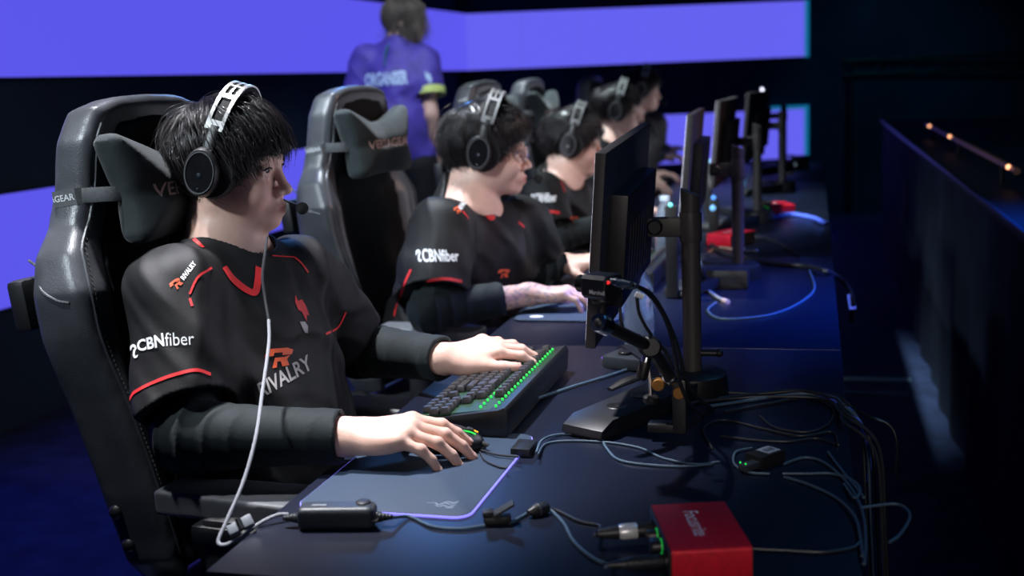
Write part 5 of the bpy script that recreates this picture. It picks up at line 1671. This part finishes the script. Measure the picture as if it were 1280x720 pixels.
# plugs in the front of the nearest interface
def plug(label, yy, silver):
    b = to_world(ab, (-0.049, yy, 0.021)); d = rotz(AZ) @ np.array([-1.0, 0, -0.03]); d /= np.linalg.norm(d)
    t = thing('audio_plug', label, 'plug', tuple(b))
    if silver:
        g = G(); g.lathe(b, d, [(0, 0), (0.0088, 0), (0.0092, 0.012), (0.0092, 0.018)], 22); g.build('rear_ring', M_black, t)
        g = G(); g.lathe(b, d, [(0.0092, 0.018), (0.0098, 0.019), (0.0098, 0.036), (0.0086, 0.040)], 22); g.build('barrel', M_nickel, t)
        g = G(); g.lathe(b, d, [(0.0086, 0.040), (0.0082, 0.046), (0.0055, 0.066), (0.003, 0.068), (0, 0.068)], 20); g.build('boot', M_cable, t)
        return b + d * 0.066
    g = G(); g.lathe(b, d, [(0, 0), (0.006, 0), (0.0075, 0.004), (0.0075, 0.040), (0.006, 0.044)], 22)
    for k in range(9): g.lathe(b + d * (0.006 + k * 0.0037), d, [(0.0075, 0), (0.0081, 0.0008), (0.0081, 0.0020), (0.0075, 0.0028)], 18)
    g.build('barrel', M_cable, t)
    g = G(); g.lathe(b, d, [(0.006, 0.044), (0.0048, 0.052), (0.0030, 0.066), (0, 0.066)], 18); g.build('boot', M_cable, t)
    return b + d * 0.064


pl1 = plug('silver ringed plug in the far socket of the red audio interface', 0.046, True)
pl2 = plug('ribbed black plug in the near socket of the red audio interface', -0.047, False)

# inline volume remote of the first headset
ra, rb = onz(374, 646, DESK + .014), onz(470, 645, DESK + .014)
d = (rb - ra) / np.linalg.norm(rb - ra); s_ = np.array([-d[1], d[0], 0]); RM = np.array([d, s_, [0, 0, 1.0]]).T; rc = (ra + rb) / 2; rc[2] = DESK + 0.0155; RL = np.linalg.norm(rb - ra)
rem = thing('inline_remote', 'black inline volume remote lying on the desk before the mouse pad', 'remote control', (rc[0], rc[1], DESK))
sd = Sdf().box(rc, (RL / 2, 0.017, 0.0150), RM, 0.008, 0); sdf_obj('housing', sd, 0.0022, M_remote, rem, relax=1)
g = G(); g.box(rc + RM @ np.array([0.005, 0, -0.002]), (RL * 0.995, 0.0345, 0.0010), RM, bev=0.0004); g.build('seam', M_black, rem)
g = G(); g.box(rc + RM @ np.array([-0.022, -0.004, 0.0154]), (0.020, 0.006, 0.0016), RM, bev=0.0006); g.build('badge', M_grey, rem)
g = G(); g.lathe(rc + RM @ np.array([0.034, 0.006, 0.0100]), (0, 0, 1), [(0.010, 0), (0.010, 0.0065), (0.008, 0.0075), (0, 0.0075)], 22); g.build('volume_wheel', M_black, rem)
for q in (-1, 1):
    g = G(); b = rc + d * q * (RL / 2 - 0.002) + np.array([0, 0, -0.003])
    g.lathe(b, d * q, [(0.0075, 0)] + [(0.0070 - 0.0045 * k / 10 + (0.0008 if k % 2 else 0), 0.002 + 0.022 * k / 10) for k in range(11)] + [(0, 0.0245)], 16); g.build('strain_relief', M_cable, rem)

# mini camera on an articulated arm clamped to the foot of the nearest monitor
MC = P(752, 357, 1.60); a = math.radians(28)
cf = np.array([-math.cos(a), math.sin(a), 0.0]); cs = np.array([-cf[1], cf[0], 0]); CM = np.array([cf, cs, [0, 0, 1.0]]).T
mc = thing('mini_camera', 'small black block camera on the arm in front of the nearest monitor', 'camera', tuple(MC))
cb_ = lambda x, y, z: MC + CM @ np.array([x, y, z])
oct_ = rrect(-0.020, 0.020, -0.0165, 0.0165, 0.005, 1)
g = G(); g.loft([[cb_(x, u, v) for u, v in [(p * sc, q * sc) for p, q in oct_]] for x, sc in ((-0.021, 0.94), (-0.019, 1.0), (0.019, 1.0), (0.021, 0.94))]); bdy = g.build('body', M_kbcase, mc, smooth=False)
g = G(); g.cyl(cb_(0.020, 0, 0), cb_(0.040, 0, 0), 0.0125, n=24, bev=0.002); g.build('lens', M_hsgloss, mc)
side = cb_(-0.002, -0.0203, -0.006) if (CM @ np.array([0, -1.0, 0])) @ (CAM - MC) > 0 else cb_(-0.002, 0.0203, -0.006)
sn = side - cb_(-0.002, 0, -0.006); sn /= np.linalg.norm(sn); su = np.cross([0, 0, 1.0], sn)
decal('lettering', text_mesh('Marshall', 0.0085, 0.95, 0, 0.0001), side + su * 0.006, su, (0, 0, 1), M_letter, bdy, None, 0.0006)
g = G(); g.box(cb_(-0.0215, 0.012, 0.008), (0.0012, 0.005, 0.004), CM); g.build('tally_light', mat('red_tally', (0.3, 0, 0), 0.5, emit=(0.9, 0.02, 0.02), estr=1.5), bdy)
bnc = []
for (yy, zz) in ((-0.008, 0.003), (0.006, 0.008)):
    b = cb_(-0.021, yy, zz); dv = -cf
    g = G(); g.lathe(b, dv, [(0, 0), (0.0058, 0), (0.0058, 0.004), (0.0066, 0.0045), (0.0066, 0.013), (0.005, 0.014)], 18); cn = g.build('connector', M_chrome, mc)
    g = G(); g.lathe(b, dv, [(0.0055, 0.0135), (0.0055, 0.026), (0.0035, 0.034), (0, 0.034)], 16); g.build('boot', mat('boot_blue_black', (0.015, 0.035, 0.075), 0.4, noise=(60, .1)), cn)
    bnc.append(b + dv * 0.033)
arm = thing('camera_arm', 'articulated black arm with chrome joints holding the mini camera', 'camera arm', (-0.28, 1.68, DESK + 0.03))
BJ = P(752, 405, 1.60); EL = P(812, 433, 1.70); CL = P(838, 472, 1.78)
g = G(); pb = MC - np.array([0, 0, 0.0172]); g.lathe(pb, (0, 0, -1), [(0, 0), (0.014, 0), (0.015, 0.003), (0.013, 0.007), (0.0065, 0.009), (0.0055, 0.018), (0, 0.018)], 24); g.tube([pb - (0, 0, 0.016), BJ], 0.0065, 10); g.build('ball_mount', M_black, arm)
dA = (EL - BJ) / np.linalg.norm(EL - BJ)
g = G(); g.lathe(BJ - dA * 0.010, dA, [(0.006, 0), (0.0125, 0.0), (0.0135, 0.002), (0.0135, 0.024), (0.011, 0.026), (0.009, 0.026)], 26); g.build('ball_collar', M_chrome, arm)
g = G(); g.sphere(BJ - dA * 0.004, 0.0095, 16, 12); g.build('ball', M_black, arm)
g = G(); g.cyl(BJ + dA * 0.014, EL - dA * 0.008, 0.0095, n=20); g.build('upper_tube', M_black, arm)
g = G(); n_ = np.array([0.25, -0.95, 0.15]); n_ /= np.linalg.norm(n_); g.cyl(EL - n_ * 0.017, EL + n_ * 0.017, 0.0165, n=26, bev=0.004); g.build('elbow', M_black, arm)
kd = np.array([-0.25, -0.25, -1.0]); kd /= np.linalg.norm(kd)
g = G(); g.lathe(EL + kd * 0.014, kd, [(0, 0), (0.0075, 0), (0.0075, 0.010), (0, 0.010)], 18); g.build('knob_collar', M_chrome, arm)
g = G(); g.lathe(EL + kd * 0.024, kd, [(0, 0), (0.0085, 0), (0.0085, 0.022), (0.006, 0.027), (0, 0.027)], 18); g.build('elbow_knob', M_black, arm)
dB = (CL - EL) / np.linalg.norm(CL - EL)
g = G(); g.cyl(EL + dB * 0.012, CL - dB * 0.004, 0.0095, n=20); g.build('lower_tube', M_black, arm)
g = G(); g.lathe(CL - dB * 0.006, dB, [(0.008, 0), (0.0115, 0.0), (0.012, 0.002), (0.012, 0.010), (0.009, 0.012)], 24); g.build('joint_ring', M_chrome, arm)
CB = np.array([-0.285, 1.925, DESK + 0.085])
CB = CL + np.array([0.0, 0.012, -0.022])
M_brass = mat('amber_clamp', (0.34, 0.15, 0.03), 0.45, metal=0.4, noise=(40, .15))
for q in (-1, 1):
    g = G(); g.cyl(CB + np.array([q * 0.016 - 0.003, -0.016, 0.004 - q * 0.006]), CB + np.array([q * 0.016 - 0.003, 0.0, 0.004 - q * 0.006]), 0.0095, n=20, bev=0.001); g.build('clamp_disc', M_brass, arm)
bot = np.array([CB[0] - 0.03, CB[1] - 0.005, DESK + 0.036])
g = G(); g.box(CB + np.array([0.012, 0.006, -0.025]), (0.022, 0.030, 0.085), bev=0.004); g.box(CB + np.array([-0.008, 0.006, -0.062]), (0.060, 0.028, 0.014), bev=0.003); g.box(CB + np.array([-0.008, 0.006, 0.012]), (0.055, 0.026, 0.012), bev=0.003); g.build('clamp_body', M_black, arm)
rt = P(811, 452, 1.79); rb_ = P(814, 500, 1.79)
g = G(); g.cyl(rb_, rt, 0.0030, n=14); g.build('screw_rod', M_chrome, arm)
g = G(); g.lathe(rb_ - np.array([0, 0, 0.004]), (0, 0, 1), [(0, 0), (0.0115, 0), (0.0125, 0.003), (0.0125, 0.009), (0.009, 0.012), (0, 0.012)], 22); g.build('rod_foot', M_black, arm)
h0 = P(806, 470, 1.78); h1 = P(762, 487, 1.74)
g = G(); g.tube([h0, (h0 + h1) / 2 + (0, 0, 0.003), h1], [0.006, 0.009, 0.005], 10, sm=4, flat=(1.2, 0.6)); g.build('clamp_lever', M_black, arm)

# water bottle
bt = onz(800, 446); btl = thing('water_bottle', 'clear ribbed plastic water bottle behind the camera arm', 'bottle', tuple(bt), 0, 'water bottles')
M_pet = mat('clear_plastic', (0.75, 0.88, 1.0), 0.12, trans=0.85, ior=1.25, spec=0.6, noise=(25, 0.1), bump=(60, 0.6))
prof = [(0, 0.002), (0.024, 0.0), (0.031, 0.006)] + [(0.0315 - 0.0022 * (k % 2), 0.012 + 0.0075 * k) for k in range(16)] + [(0.031, 0.136), (0.024, 0.160), (0.014, 0.178), (0.0125, 0.190)]
g = G(); g.lathe((0, 0, 0), (0, 0, 1), prof, 32); g.build('bottle_body', M_pet, btl, world=False, angle=80)
g = G(); g.lathe((0, 0, 0.188), (0, 0, 1), [(0, 0), (0.015, 0), (0.015, 0.012), (0.013, 0.014), (0, 0.014)], 24); g.build('cap', mat('white_cap', (0.5, 0.6, 0.7), 0.5, noise=(50, .1)), btl, world=False)
b2 = dup(btl); p_ = onz(832, 328); b2.location = tuple(p_); b2['label'] = 'clear water bottle between the first and second monitor stands'

# small mixer box with lit display, partly behind the camera arm
dc = onz(785, 457); dac = thing('headset_amplifier', 'small dark box with glowing cyan display and violet ring behind the camera arm', 'amplifier', tuple(dc), math.radians(-20))
g = G(); g.box((0.015, 0.0, 0.014), (0.10, 0.085, 0.024), bev=0.004); g.build('housing', M_remote, dac, world=False)
g = G(); g.box((0.050, 0.010, 0.0265), (0.034, 0.050, 0.002), bev=0.0006); g.build('display', mat('cyan_display', (0.1, 0.3, 0.3), 0.3, emit=(0.35, 0.95, 0.90), estr=1.0), dac, world=False)
g = G(); g.tube([(-0.036 + 0.012 * math.cos(t_) - 0.004, -0.005 + 0.017 * math.sin(t_), 0.014) for t_ in np.linspace(0.5 * PI, 1.5 * PI, 14)], 0.0016, 6); g.build('light_ring', mat('violet_light', (0.1, 0.05, 0.2), 0.5, emit=(0.30, 0.10, 0.85), estr=1.0), dac, world=False)
g = G(); g.cyl((0.0, -0.012, 0.026), (0.0, -0.012, 0.032), 0.013, n=22, bev=0.001); g.build('dial', M_black, dac, world=False)

# labelled adapter box among the cables
ad = onz(957, 580); adp = thing('adapter_box', 'small black adapter box with pale label and green lights among the cables', 'adapter', tuple(ad), math.radians(-38))
g = G(); g.box((0, 0, 0.010), (0.032, 0.052, 0.020), bev=0.002); g.build('housing', M_black, adp, world=False)
g = G(); g.box((0.0, 0.006, 0.0203), (0.024, 0.026, 0.0006)); lb = g.build('sticker', mat('pale_sticker', (0.30, 0.34, 0.40), 0.6, noise=(200, .3)), adp, world=False); lb['label'] = 'pale printed sticker'
g = G()
for k in range(3): g.box((-0.004 + k * 0.004, 0.006, 0.0207), (0.0018, 0.018, 0.0003))
ln_ = g.build('sticker_lines', M_black, lb, world=False)
g = G(); g.box((0.004, -0.040, 0.008), (0.016, 0.030, 0.010), bev=0.002); g.build('usb_plug', M_remote, adp, world=False)
for k in range(2):
    g = G(); g.sphere((-0.004 + 0.010 * k, -0.050, 0.0135), 0.0014, 8, 6); g.build('indicator_light', M_green, adp, world=False)

# little coloured lamps of devices farther down the row
for (px, py, D, r, col, lab) in ((884, 201, 4.3, 0.009, (0.35, 0.95, 1.0), 'cyan pilot lamp glowing behind the second monitor'), (838, 256, 2.9, 0.006, (0.25, 0.95, 0.85), 'small cyan pilot lamp beside the nearest monitor pole'),
                                 (892, 247, 3.9, 0.008, (0.10, 0.35, 1.0), 'upper of two blue pilot lamps right of the second monitor'), (891, 260, 3.9, 0.010, (0.20, 0.55, 1.0), 'lower of two blue pilot lamps right of the second monitor'),
                                 (990, 206, 6.6, 0.020, (0.45, 0.6, 0.75), 'pale round lamp at the far end of the desks')):
    c = P(px, py, D)
    t = thing('pilot_lamp', lab, 'lamp', (c[0], c[1], DESK), 0, 'pilot lamps of the far devices')
    m = mat('pilot_' + str(px), col, 0.5, emit=col, estr=0.9)
    g = G(); g.sphere(c, r, 12, 8); g.build('bulb', m, t)
    g = G(); hz = max(c[2] - r - DESK, 0.02); g.box((c[0] + 0.0, c[1] + 0.012, DESK + hz / 2 + 0.002), (0.03, 0.02, hz), bev=0.003); g.build('housing', M_black, t)
# dark switch boxes on the desks beside the far poles
for (px, py, sz, lab) in ((905, 358, (0.13, 0.09, 0.05), 'black box beside the second monitor pole'), (1000, 208, (0.10, 0.14, 0.06), 'dark box at the far end of the desks')):
    c = onz(px, py); t = thing('switch_box', lab, 'box', tuple(c))
    g = G(); g.box((0, 0, sz[2] / 2), sz, bev=0.004); g.build('housing', M_black, t, world=False)
    g = G()
    g.box((0, -sz[1] / 2 - 0.0005, sz[2] / 2), (sz[0] * 0.8, 0.001, sz[2] * 0.4)); g.build('port_strip', M_steel, t, world=False)
# ------------------------------------------------------------------ cables
def cable(label, pts, r, m, name='cable', group=None, n=8, sm=10):
    W = []
    for p in pts:
        if len(p) == 2: W.append(onz(p[0], p[1], DESK + r + 0.0004))
        elif len(p) == 4: W.append(P(p[0], p[1], p[2]))             # pixel + depth
        else: W.append(np.array(p, float))
    g = G(); g.tube(W, r, n, sm=sm)
    for i, v in enumerate(g.v):                                      # never below the desk while over it
        pass
    o = g.build(name, m, None)
    c = np.mean(W, axis=0)
    tag(o, label, 'cable', group)
    return o


hd = p1['T'](0.01, 0.104, -0.05)
# headset lead: black at the collar, pale braid below, over the lap to the remote
cable('black upper length of the headset cable down the first player\'s chest', [P(334, 296, 1.86), P(331, 318, 1.835), P(328, 345, 1.815), P(331, 372, 1.80), P(336, 402, 1.775)], 0.0022, M_cable)
pale = cable('pale braided headset cable hanging from the first player\'s chest to the desk', [P(336, 400, 1.775), P(336, 430, 1.745), P(328, 490, 1.665), P(320, 545, 1.60), P(305, 600, 1.56), P(283, 652, 1.525), P(273, 676, 1.51), P(281, 681, 1.505), P(300, 672, 1.51),
             P(325, 654, 1.525), P(346, 644, 1.535), P(360, 643, 1.54)], 0.0027, M_cablepale)
c0 = P(301, 657, 1.508); t = thing('cable_clip', 'grey clip on the pale headset cable beside the desk edge', 'clip', tuple(c0))
dx = P(318, 648, 1.515) - P(286, 664, 1.505); dx /= np.linalg.norm(dx); FM = frame(dx, (0.2, -0.7, 0.6))
g = G(); g.box(c0 - dx * 0.009, (0.017, 0.014, 0.010), FM, bev=0.002); g.build('clip_body', M_grey, t)
g = G(); g.box(c0 + dx * 0.009 + FM[:, 2] * 0.001, (0.016, 0.016, 0.013), FM, bev=0.003); g.build('clip_jaw', M_grey, t)
g = G(); g.cyl(c0 - FM[:, 1] * 0.008 + FM[:, 2] * 0.006, c0 + FM[:, 1] * 0.008 + FM[:, 2] * 0.006, 0.004, n=14); g.build('pin', M_steel, t)
GC = 'thin cables on the first desk'
cable('cable from the inline remote to the black spring clip', [rc + d * (RL / 2 + 0.02) + (0, 0, -0.004), (512, 646), (540, 658), (575, 661), (606, 657)], 0.0022, M_cablegrey)
c1 = onz(622, 655); t = thing('spring_clip', 'black spring clip on the cable before the glowing pad', 'clip', tuple(c1), math.radians(18))
g = G(); g.box((0, 0, 0.007), (0.036, 0.016, 0.010), bev=0.003); g.build('clip_body', M_black, t, world=False)
g = G(); g.box((0.008, 0, 0.020), (0.032, 0.018, 0.004), roty(-0.5), bev=0.001); g.build('clip_lever', M_remote, t, world=False)
g = G(); g.box((-0.012, 0, 0.016), (0.014, 0.016, 0.008), bev=0.002); g.build('clip_jaw', M_black, t, world=False)
g = G(); g.cyl((0.0, -0.011, 0.012), (0.0, 0.011, 0.012), 0.0045, n=14); g.build('hinge_pin', M_steel, t, world=False)
cable('short cable between the spring clip and the splitter', [(636, 654), (648, 648), (660, 641)], 0.0022, M_cablegrey)
c2a, c2b = onz(660, 641, DESK + .008), onz(684, 634, DESK + .008); t = thing('cable_splitter', 'small black splitter where the headset cable forks', 'splitter', tuple((c2a + c2b) / 2))
dd = (c2b - c2a); Ls = np.linalg.norm(dd); dd /= Ls
g = G(); g.lathe(c2a, dd, [(0, 0), (0.0035, 0), (0.005, 0.004), (0.0085, 0.010), (0.0085, Ls - 0.004), (0.0070, Ls), (0, Ls)], 18); g.build('housing', M_black, t)
g = G(); g.lathe(c2a + dd * (Ls * 0.45), dd, [(0.0086, 0), (0.0092, 0.001), (0.0092, 0.003), (0.0086, 0.004)], 18); g.build('ring', M_remote, t)
cable('upper fork of the headset cable leading to the silver plug', [c2b, (700, 640), (725, 652), (750, 658), pl1 - (0.004, 0, 0.003), pl1], 0.0022, M_cable)
cable('lower fork of the headset cable leading to the ribbed plug', [c2b, (692, 641), (705, 655), (718, 678), (742, 698), (765, 707), pl2 - (0.004, 0, 0.003), pl2], 0.0024, M_cablegrey)
# mouse and pad cables
mt = to_world(ms1, (0.077, 0, 0.009))
cable('mouse cable running to the hub of the glowing pad', [mt, onz(596, 560, DESK + .008), onz(620, 568, DESK + .009), onz(648, 571, DESK + .009)], 0.0018, M_cable)
cable('slack loop of the mouse cable on the glowing pad', [mt + (0.001, -0.001, 0), onz(600, 563, DESK + .007), onz(606, 575, DESK + .007), onz(622, 583, DESK + .007), onz(634, 585, DESK + .007)], 0.0016, M_cable)
cable('upper of two cables from the pad hub, bending over the desk', [onz(670, 566, DESK + .010), onz(678, 550, DESK + .008), (700, 543), (735, 544), (750, 547), (758, 560), (772, 574), (800, 580), (850, 583), (890, 580)], 0.0020, M_cablegrey)
cable('lower of two cables from the pad hub, running straighter', [onz(672, 568, DESK + .008), (682, 555), (710, 551), (760, 553), (800, 560), (830, 573), (870, 580), (900, 577)], 0.0018, M_cablegrey)
cable('keyboard cable crossing the desk towards the camera arm', [onz(672, 498, DESK + .012), (690, 492), (720, 482), (760, 470), (795, 458)], 0.0030, M_cablegrey)
# mini-camera cables
cable('outer camera cable curving down from the mini camera', [bnc[0], P(815, 372, 1.62), P(833, 402, 1.66), P(843, 440, 1.71), P(850, 478, 1.76), P(862, 505, 1.80), onz(880, 520)], 0.0030, M_cable)
cable('inner camera cable curving down from the mini camera', [bnc[1], P(812, 366, 1.65), P(830, 392, 1.68), P(846, 430, 1.73), P(856, 470, 1.78), P(870, 495, 1.83), onz(892, 512)], 0.0030, M_cable)
cable('thin cable hanging from the underside of the mini camera mount', [P(796, 372, 1.66), P(800, 395, 1.67), P(815, 420, 1.70), P(832, 440, 1.75), P(842, 462, 1.79)], 0.0026, M_cable)
cable('second thin cable behind the arm, dropping to the clamp', [P(775, 385, 1.68), P(777, 405, 1.68), P(786, 420, 1.70), P(800, 428, 1.73), P(812, 436, 1.74)], 0.0024, M_cable)
t_ = P(799, 369, 1.635); g = G(); g.cyl(t_ - (0.005, 0, -0.002), t_ + (0.005, 0.003, -0.003), 0.0042, n=12); tag(g.build('cable_tag', M_white), 'white tag wrapped on the camera cable', 'tag')
# bundle from the monitor foot to the right edge and over it
edge = lambda px, py, z: onz(px, py, z)
B = [((880, 500), (930, 494), (990, 488), (1030, 492), (1052, 505)), ((885, 508), (940, 500), (1000, 492), (1040, 496), (1056, 512)), ((890, 490), (950, 492), (1005, 489), (1045, 500), (1060, 520)),
     ((905, 515), (960, 505), (1015, 496), (1050, 512), (1064, 535)), ((850, 505), (920, 498), (985, 496), (1035, 500), (1058, 526))]
LB = ['topmost cable of the bundle running to the right desk edge', 'second cable of the bundle running to the right desk edge', 'third cable of the bundle, nearest the bend', 'lowest cable of the bundle, bending first',
      'cable of the bundle that starts under the camera arm']
for i, (b, l) in enumerate(zip(B, LB)):
    e = onz(*b[-1]); x1 = 0.022 + 0.006 * i
    cable(l, [onz(p[0], p[1], DESK + 0.004 + 0.004 * (k > 1) * (i % 3)) for k, p in enumerate(b[:-1])] + [np.array([-0.008, e[1], DESK + 0.010]), np.array([x1, e[1] - 0.03, DESK - 0.03]), np.array([x1 + 0.01, e[1] - 0.07, DESK - 0.16]), np.array([x1 + 0.02, e[1] - 0.08, DESK - 0.34])],
          0.0028, M_cable if i != 1 else M_cablegrey)
e = onz(1052, 505)
cable('blue sleeved cable going over the desk edge', [(985, 492), (1020, 494), onz(1045, 502, DESK + .01), P(1062, 512, 1.93), P(1078, 535, 1.90), P(1087, 562, 1.90), P(1089, 575, 1.92), P(1085, 600, 2.0)], 0.0034, M_cableblue)
cable('grey cable swinging wide over the desk edge', [(1000, 490), (1035, 496), onz(1055, 506, DESK + .01), P(1085, 520, 2.0), P(1112, 532, 2.0), P(1121, 555, 2.0), P(1120, 590, 2.02), P(1126, 600, 2.05), P(1142, 608, 2.1)], 0.0026, M_cable)
# tangle in the middle
TG = [([(940, 560), (920, 565), (918, 580), (935, 590), (955, 592), (962, 592)], 'loop of cable curling into the plug of the adapter box', M_cablegrey),
      ([(980, 580), (1005, 572), (1030, 578), (1060, 605), (1078, 640), (1082, 680), (1080, 705)], 'cable from the adapter arching down towards the near right corner', M_cablegrey),
      ([(978, 592), (1010, 592), (1040, 592), (1065, 600), (1075, 612), (1068, 622), (1055, 605)], 'short looped cable right of the adapter box', M_cablegrey),
      ([(980, 596), (1010, 605), (1045, 622), (1068, 645), (1075, 670), (1078, 695)], 'lowest cable leaving the adapter box', M_cablegrey),
      ([(1075, 635), (1095, 632), (1120, 630), (1133, 636), (1137, 648), (1125, 668), (1112, 678)], 'stiff cable loop at the right desk edge', M_cablegrey),
      ([(940, 686), (985, 688), (1030, 690), (1065, 685), (1076, 676)], 'cable from the back of the red audio interface', M_cable),
      ([(900, 545), (940, 550), (985, 552), (1020, 548), (1045, 555)], 'black cable lying behind the adapter box', M_cable),
      ([(890, 560), (880, 535), (905, 525), (950, 535), (1000, 545), (1040, 540), (1048, 556)], 'long black cable curling behind the adapter box', M_cable),
      ([(1035, 565), (1050, 585), (1072, 612), (1080, 622)], 'straight grey cable crossing the tangle', M_cablegrey),
      ([(950, 520), (970, 535), (1010, 540), (1035, 530), (1042, 512), (1025, 500)], 'cable looping under the bundle', M_cable)]
for pts, l, m in TG:
    W = []
    for p in pts:
        w = onz(p[0], p[1], DESK + 0.003)
        if w[0] > -0.004: w = onz(p[0], p[1], DESK + 0.006)
        W.append(tuple(w))
    cable(l, W, 0.0020, m)
# second station and farther
FAR = [([(882, 300), (905, 316), (940, 324), (975, 330), (1010, 333), onz(1035, 340, DESK + .01), P(1052, 350, 3.45), P(1063, 365, 3.42), P(1066, 384, 3.42), P(1064, 400, 3.5)], 0.0075, M_cable, 'thick dark cable from the second stand over the desk edge'),
       ([(868, 360), (884, 363), (896, 371), (906, 376)], 0.0042, M_cablepale, 'short pale cable with a pinkish end beside the nearest pole'),
       ([(895, 378), (885, 388), (900, 398), (940, 397), (975, 390), (1005, 375), (1018, 360), (1012, 338)], 0.0030, M_cablegrey, 'thin cable loop on the second desk'),
       ([(905, 305), (935, 296), (965, 300), (1000, 320)], 0.0030, M_cable, 'thin dark cable behind the red box of the second desk'),
       ([(880, 322), (895, 310), (915, 311), (932, 312)], 0.0035, mat('cable_beige', (0.30, 0.20, 0.15), 0.5, noise=(200, .1)), 'beige cable beside the second monitor pole'),
       ([(940, 268), (965, 271), (990, 268), (1015, 272), onz(1030, 278, DESK + .01), P(1042, 284, 4.75), P(1046, 300, 4.8)], 0.0080, M_cableblue, 'blue cable on the third desk going over the edge'),
       ([(935, 240), (945, 226), (965, 225), (990, 232)], 0.0060, M_cable, 'dark cable on the fourth desk'),
       ([(918, 262), (928, 235), (938, 215)], 0.0060, mat('cable_teal', (0.05, 0.30, 0.42), 0.5, noise=(200, .1)), 'teal cable between the far monitor poles'),
       ([P(862, 310, 2.9), P(872, 322, 2.9), P(880, 340, 2.9), onz(884, 352)], 0.0040, M_cable, 'dark cable dropping behind the nearest monitor pole')]
for pts, r, m, l in FAR: cable(l, pts, r, m)
e1 = P(1063, 368, 3.42); e2 = P(1066, 386, 3.42)
g = G(); g.tube([e1, e2], 0.0095, 10); tag(g.build('cable_sleeve', M_bluelight), 'glowing blue end on the thick cable at the second desk edge', 'cable sleeve')
g = G(); g.tube([onz(904, 375.2, DESK + .0045), onz(910, 377.5, DESK + .0045)], 0.0062, 10); tag(g.build('cable_plug', mat('pink_plug', (0.6, 0.42, 0.42), 0.5, noise=(60, .1))), 'pinkish plug at the end of the short pale cable', 'plug')
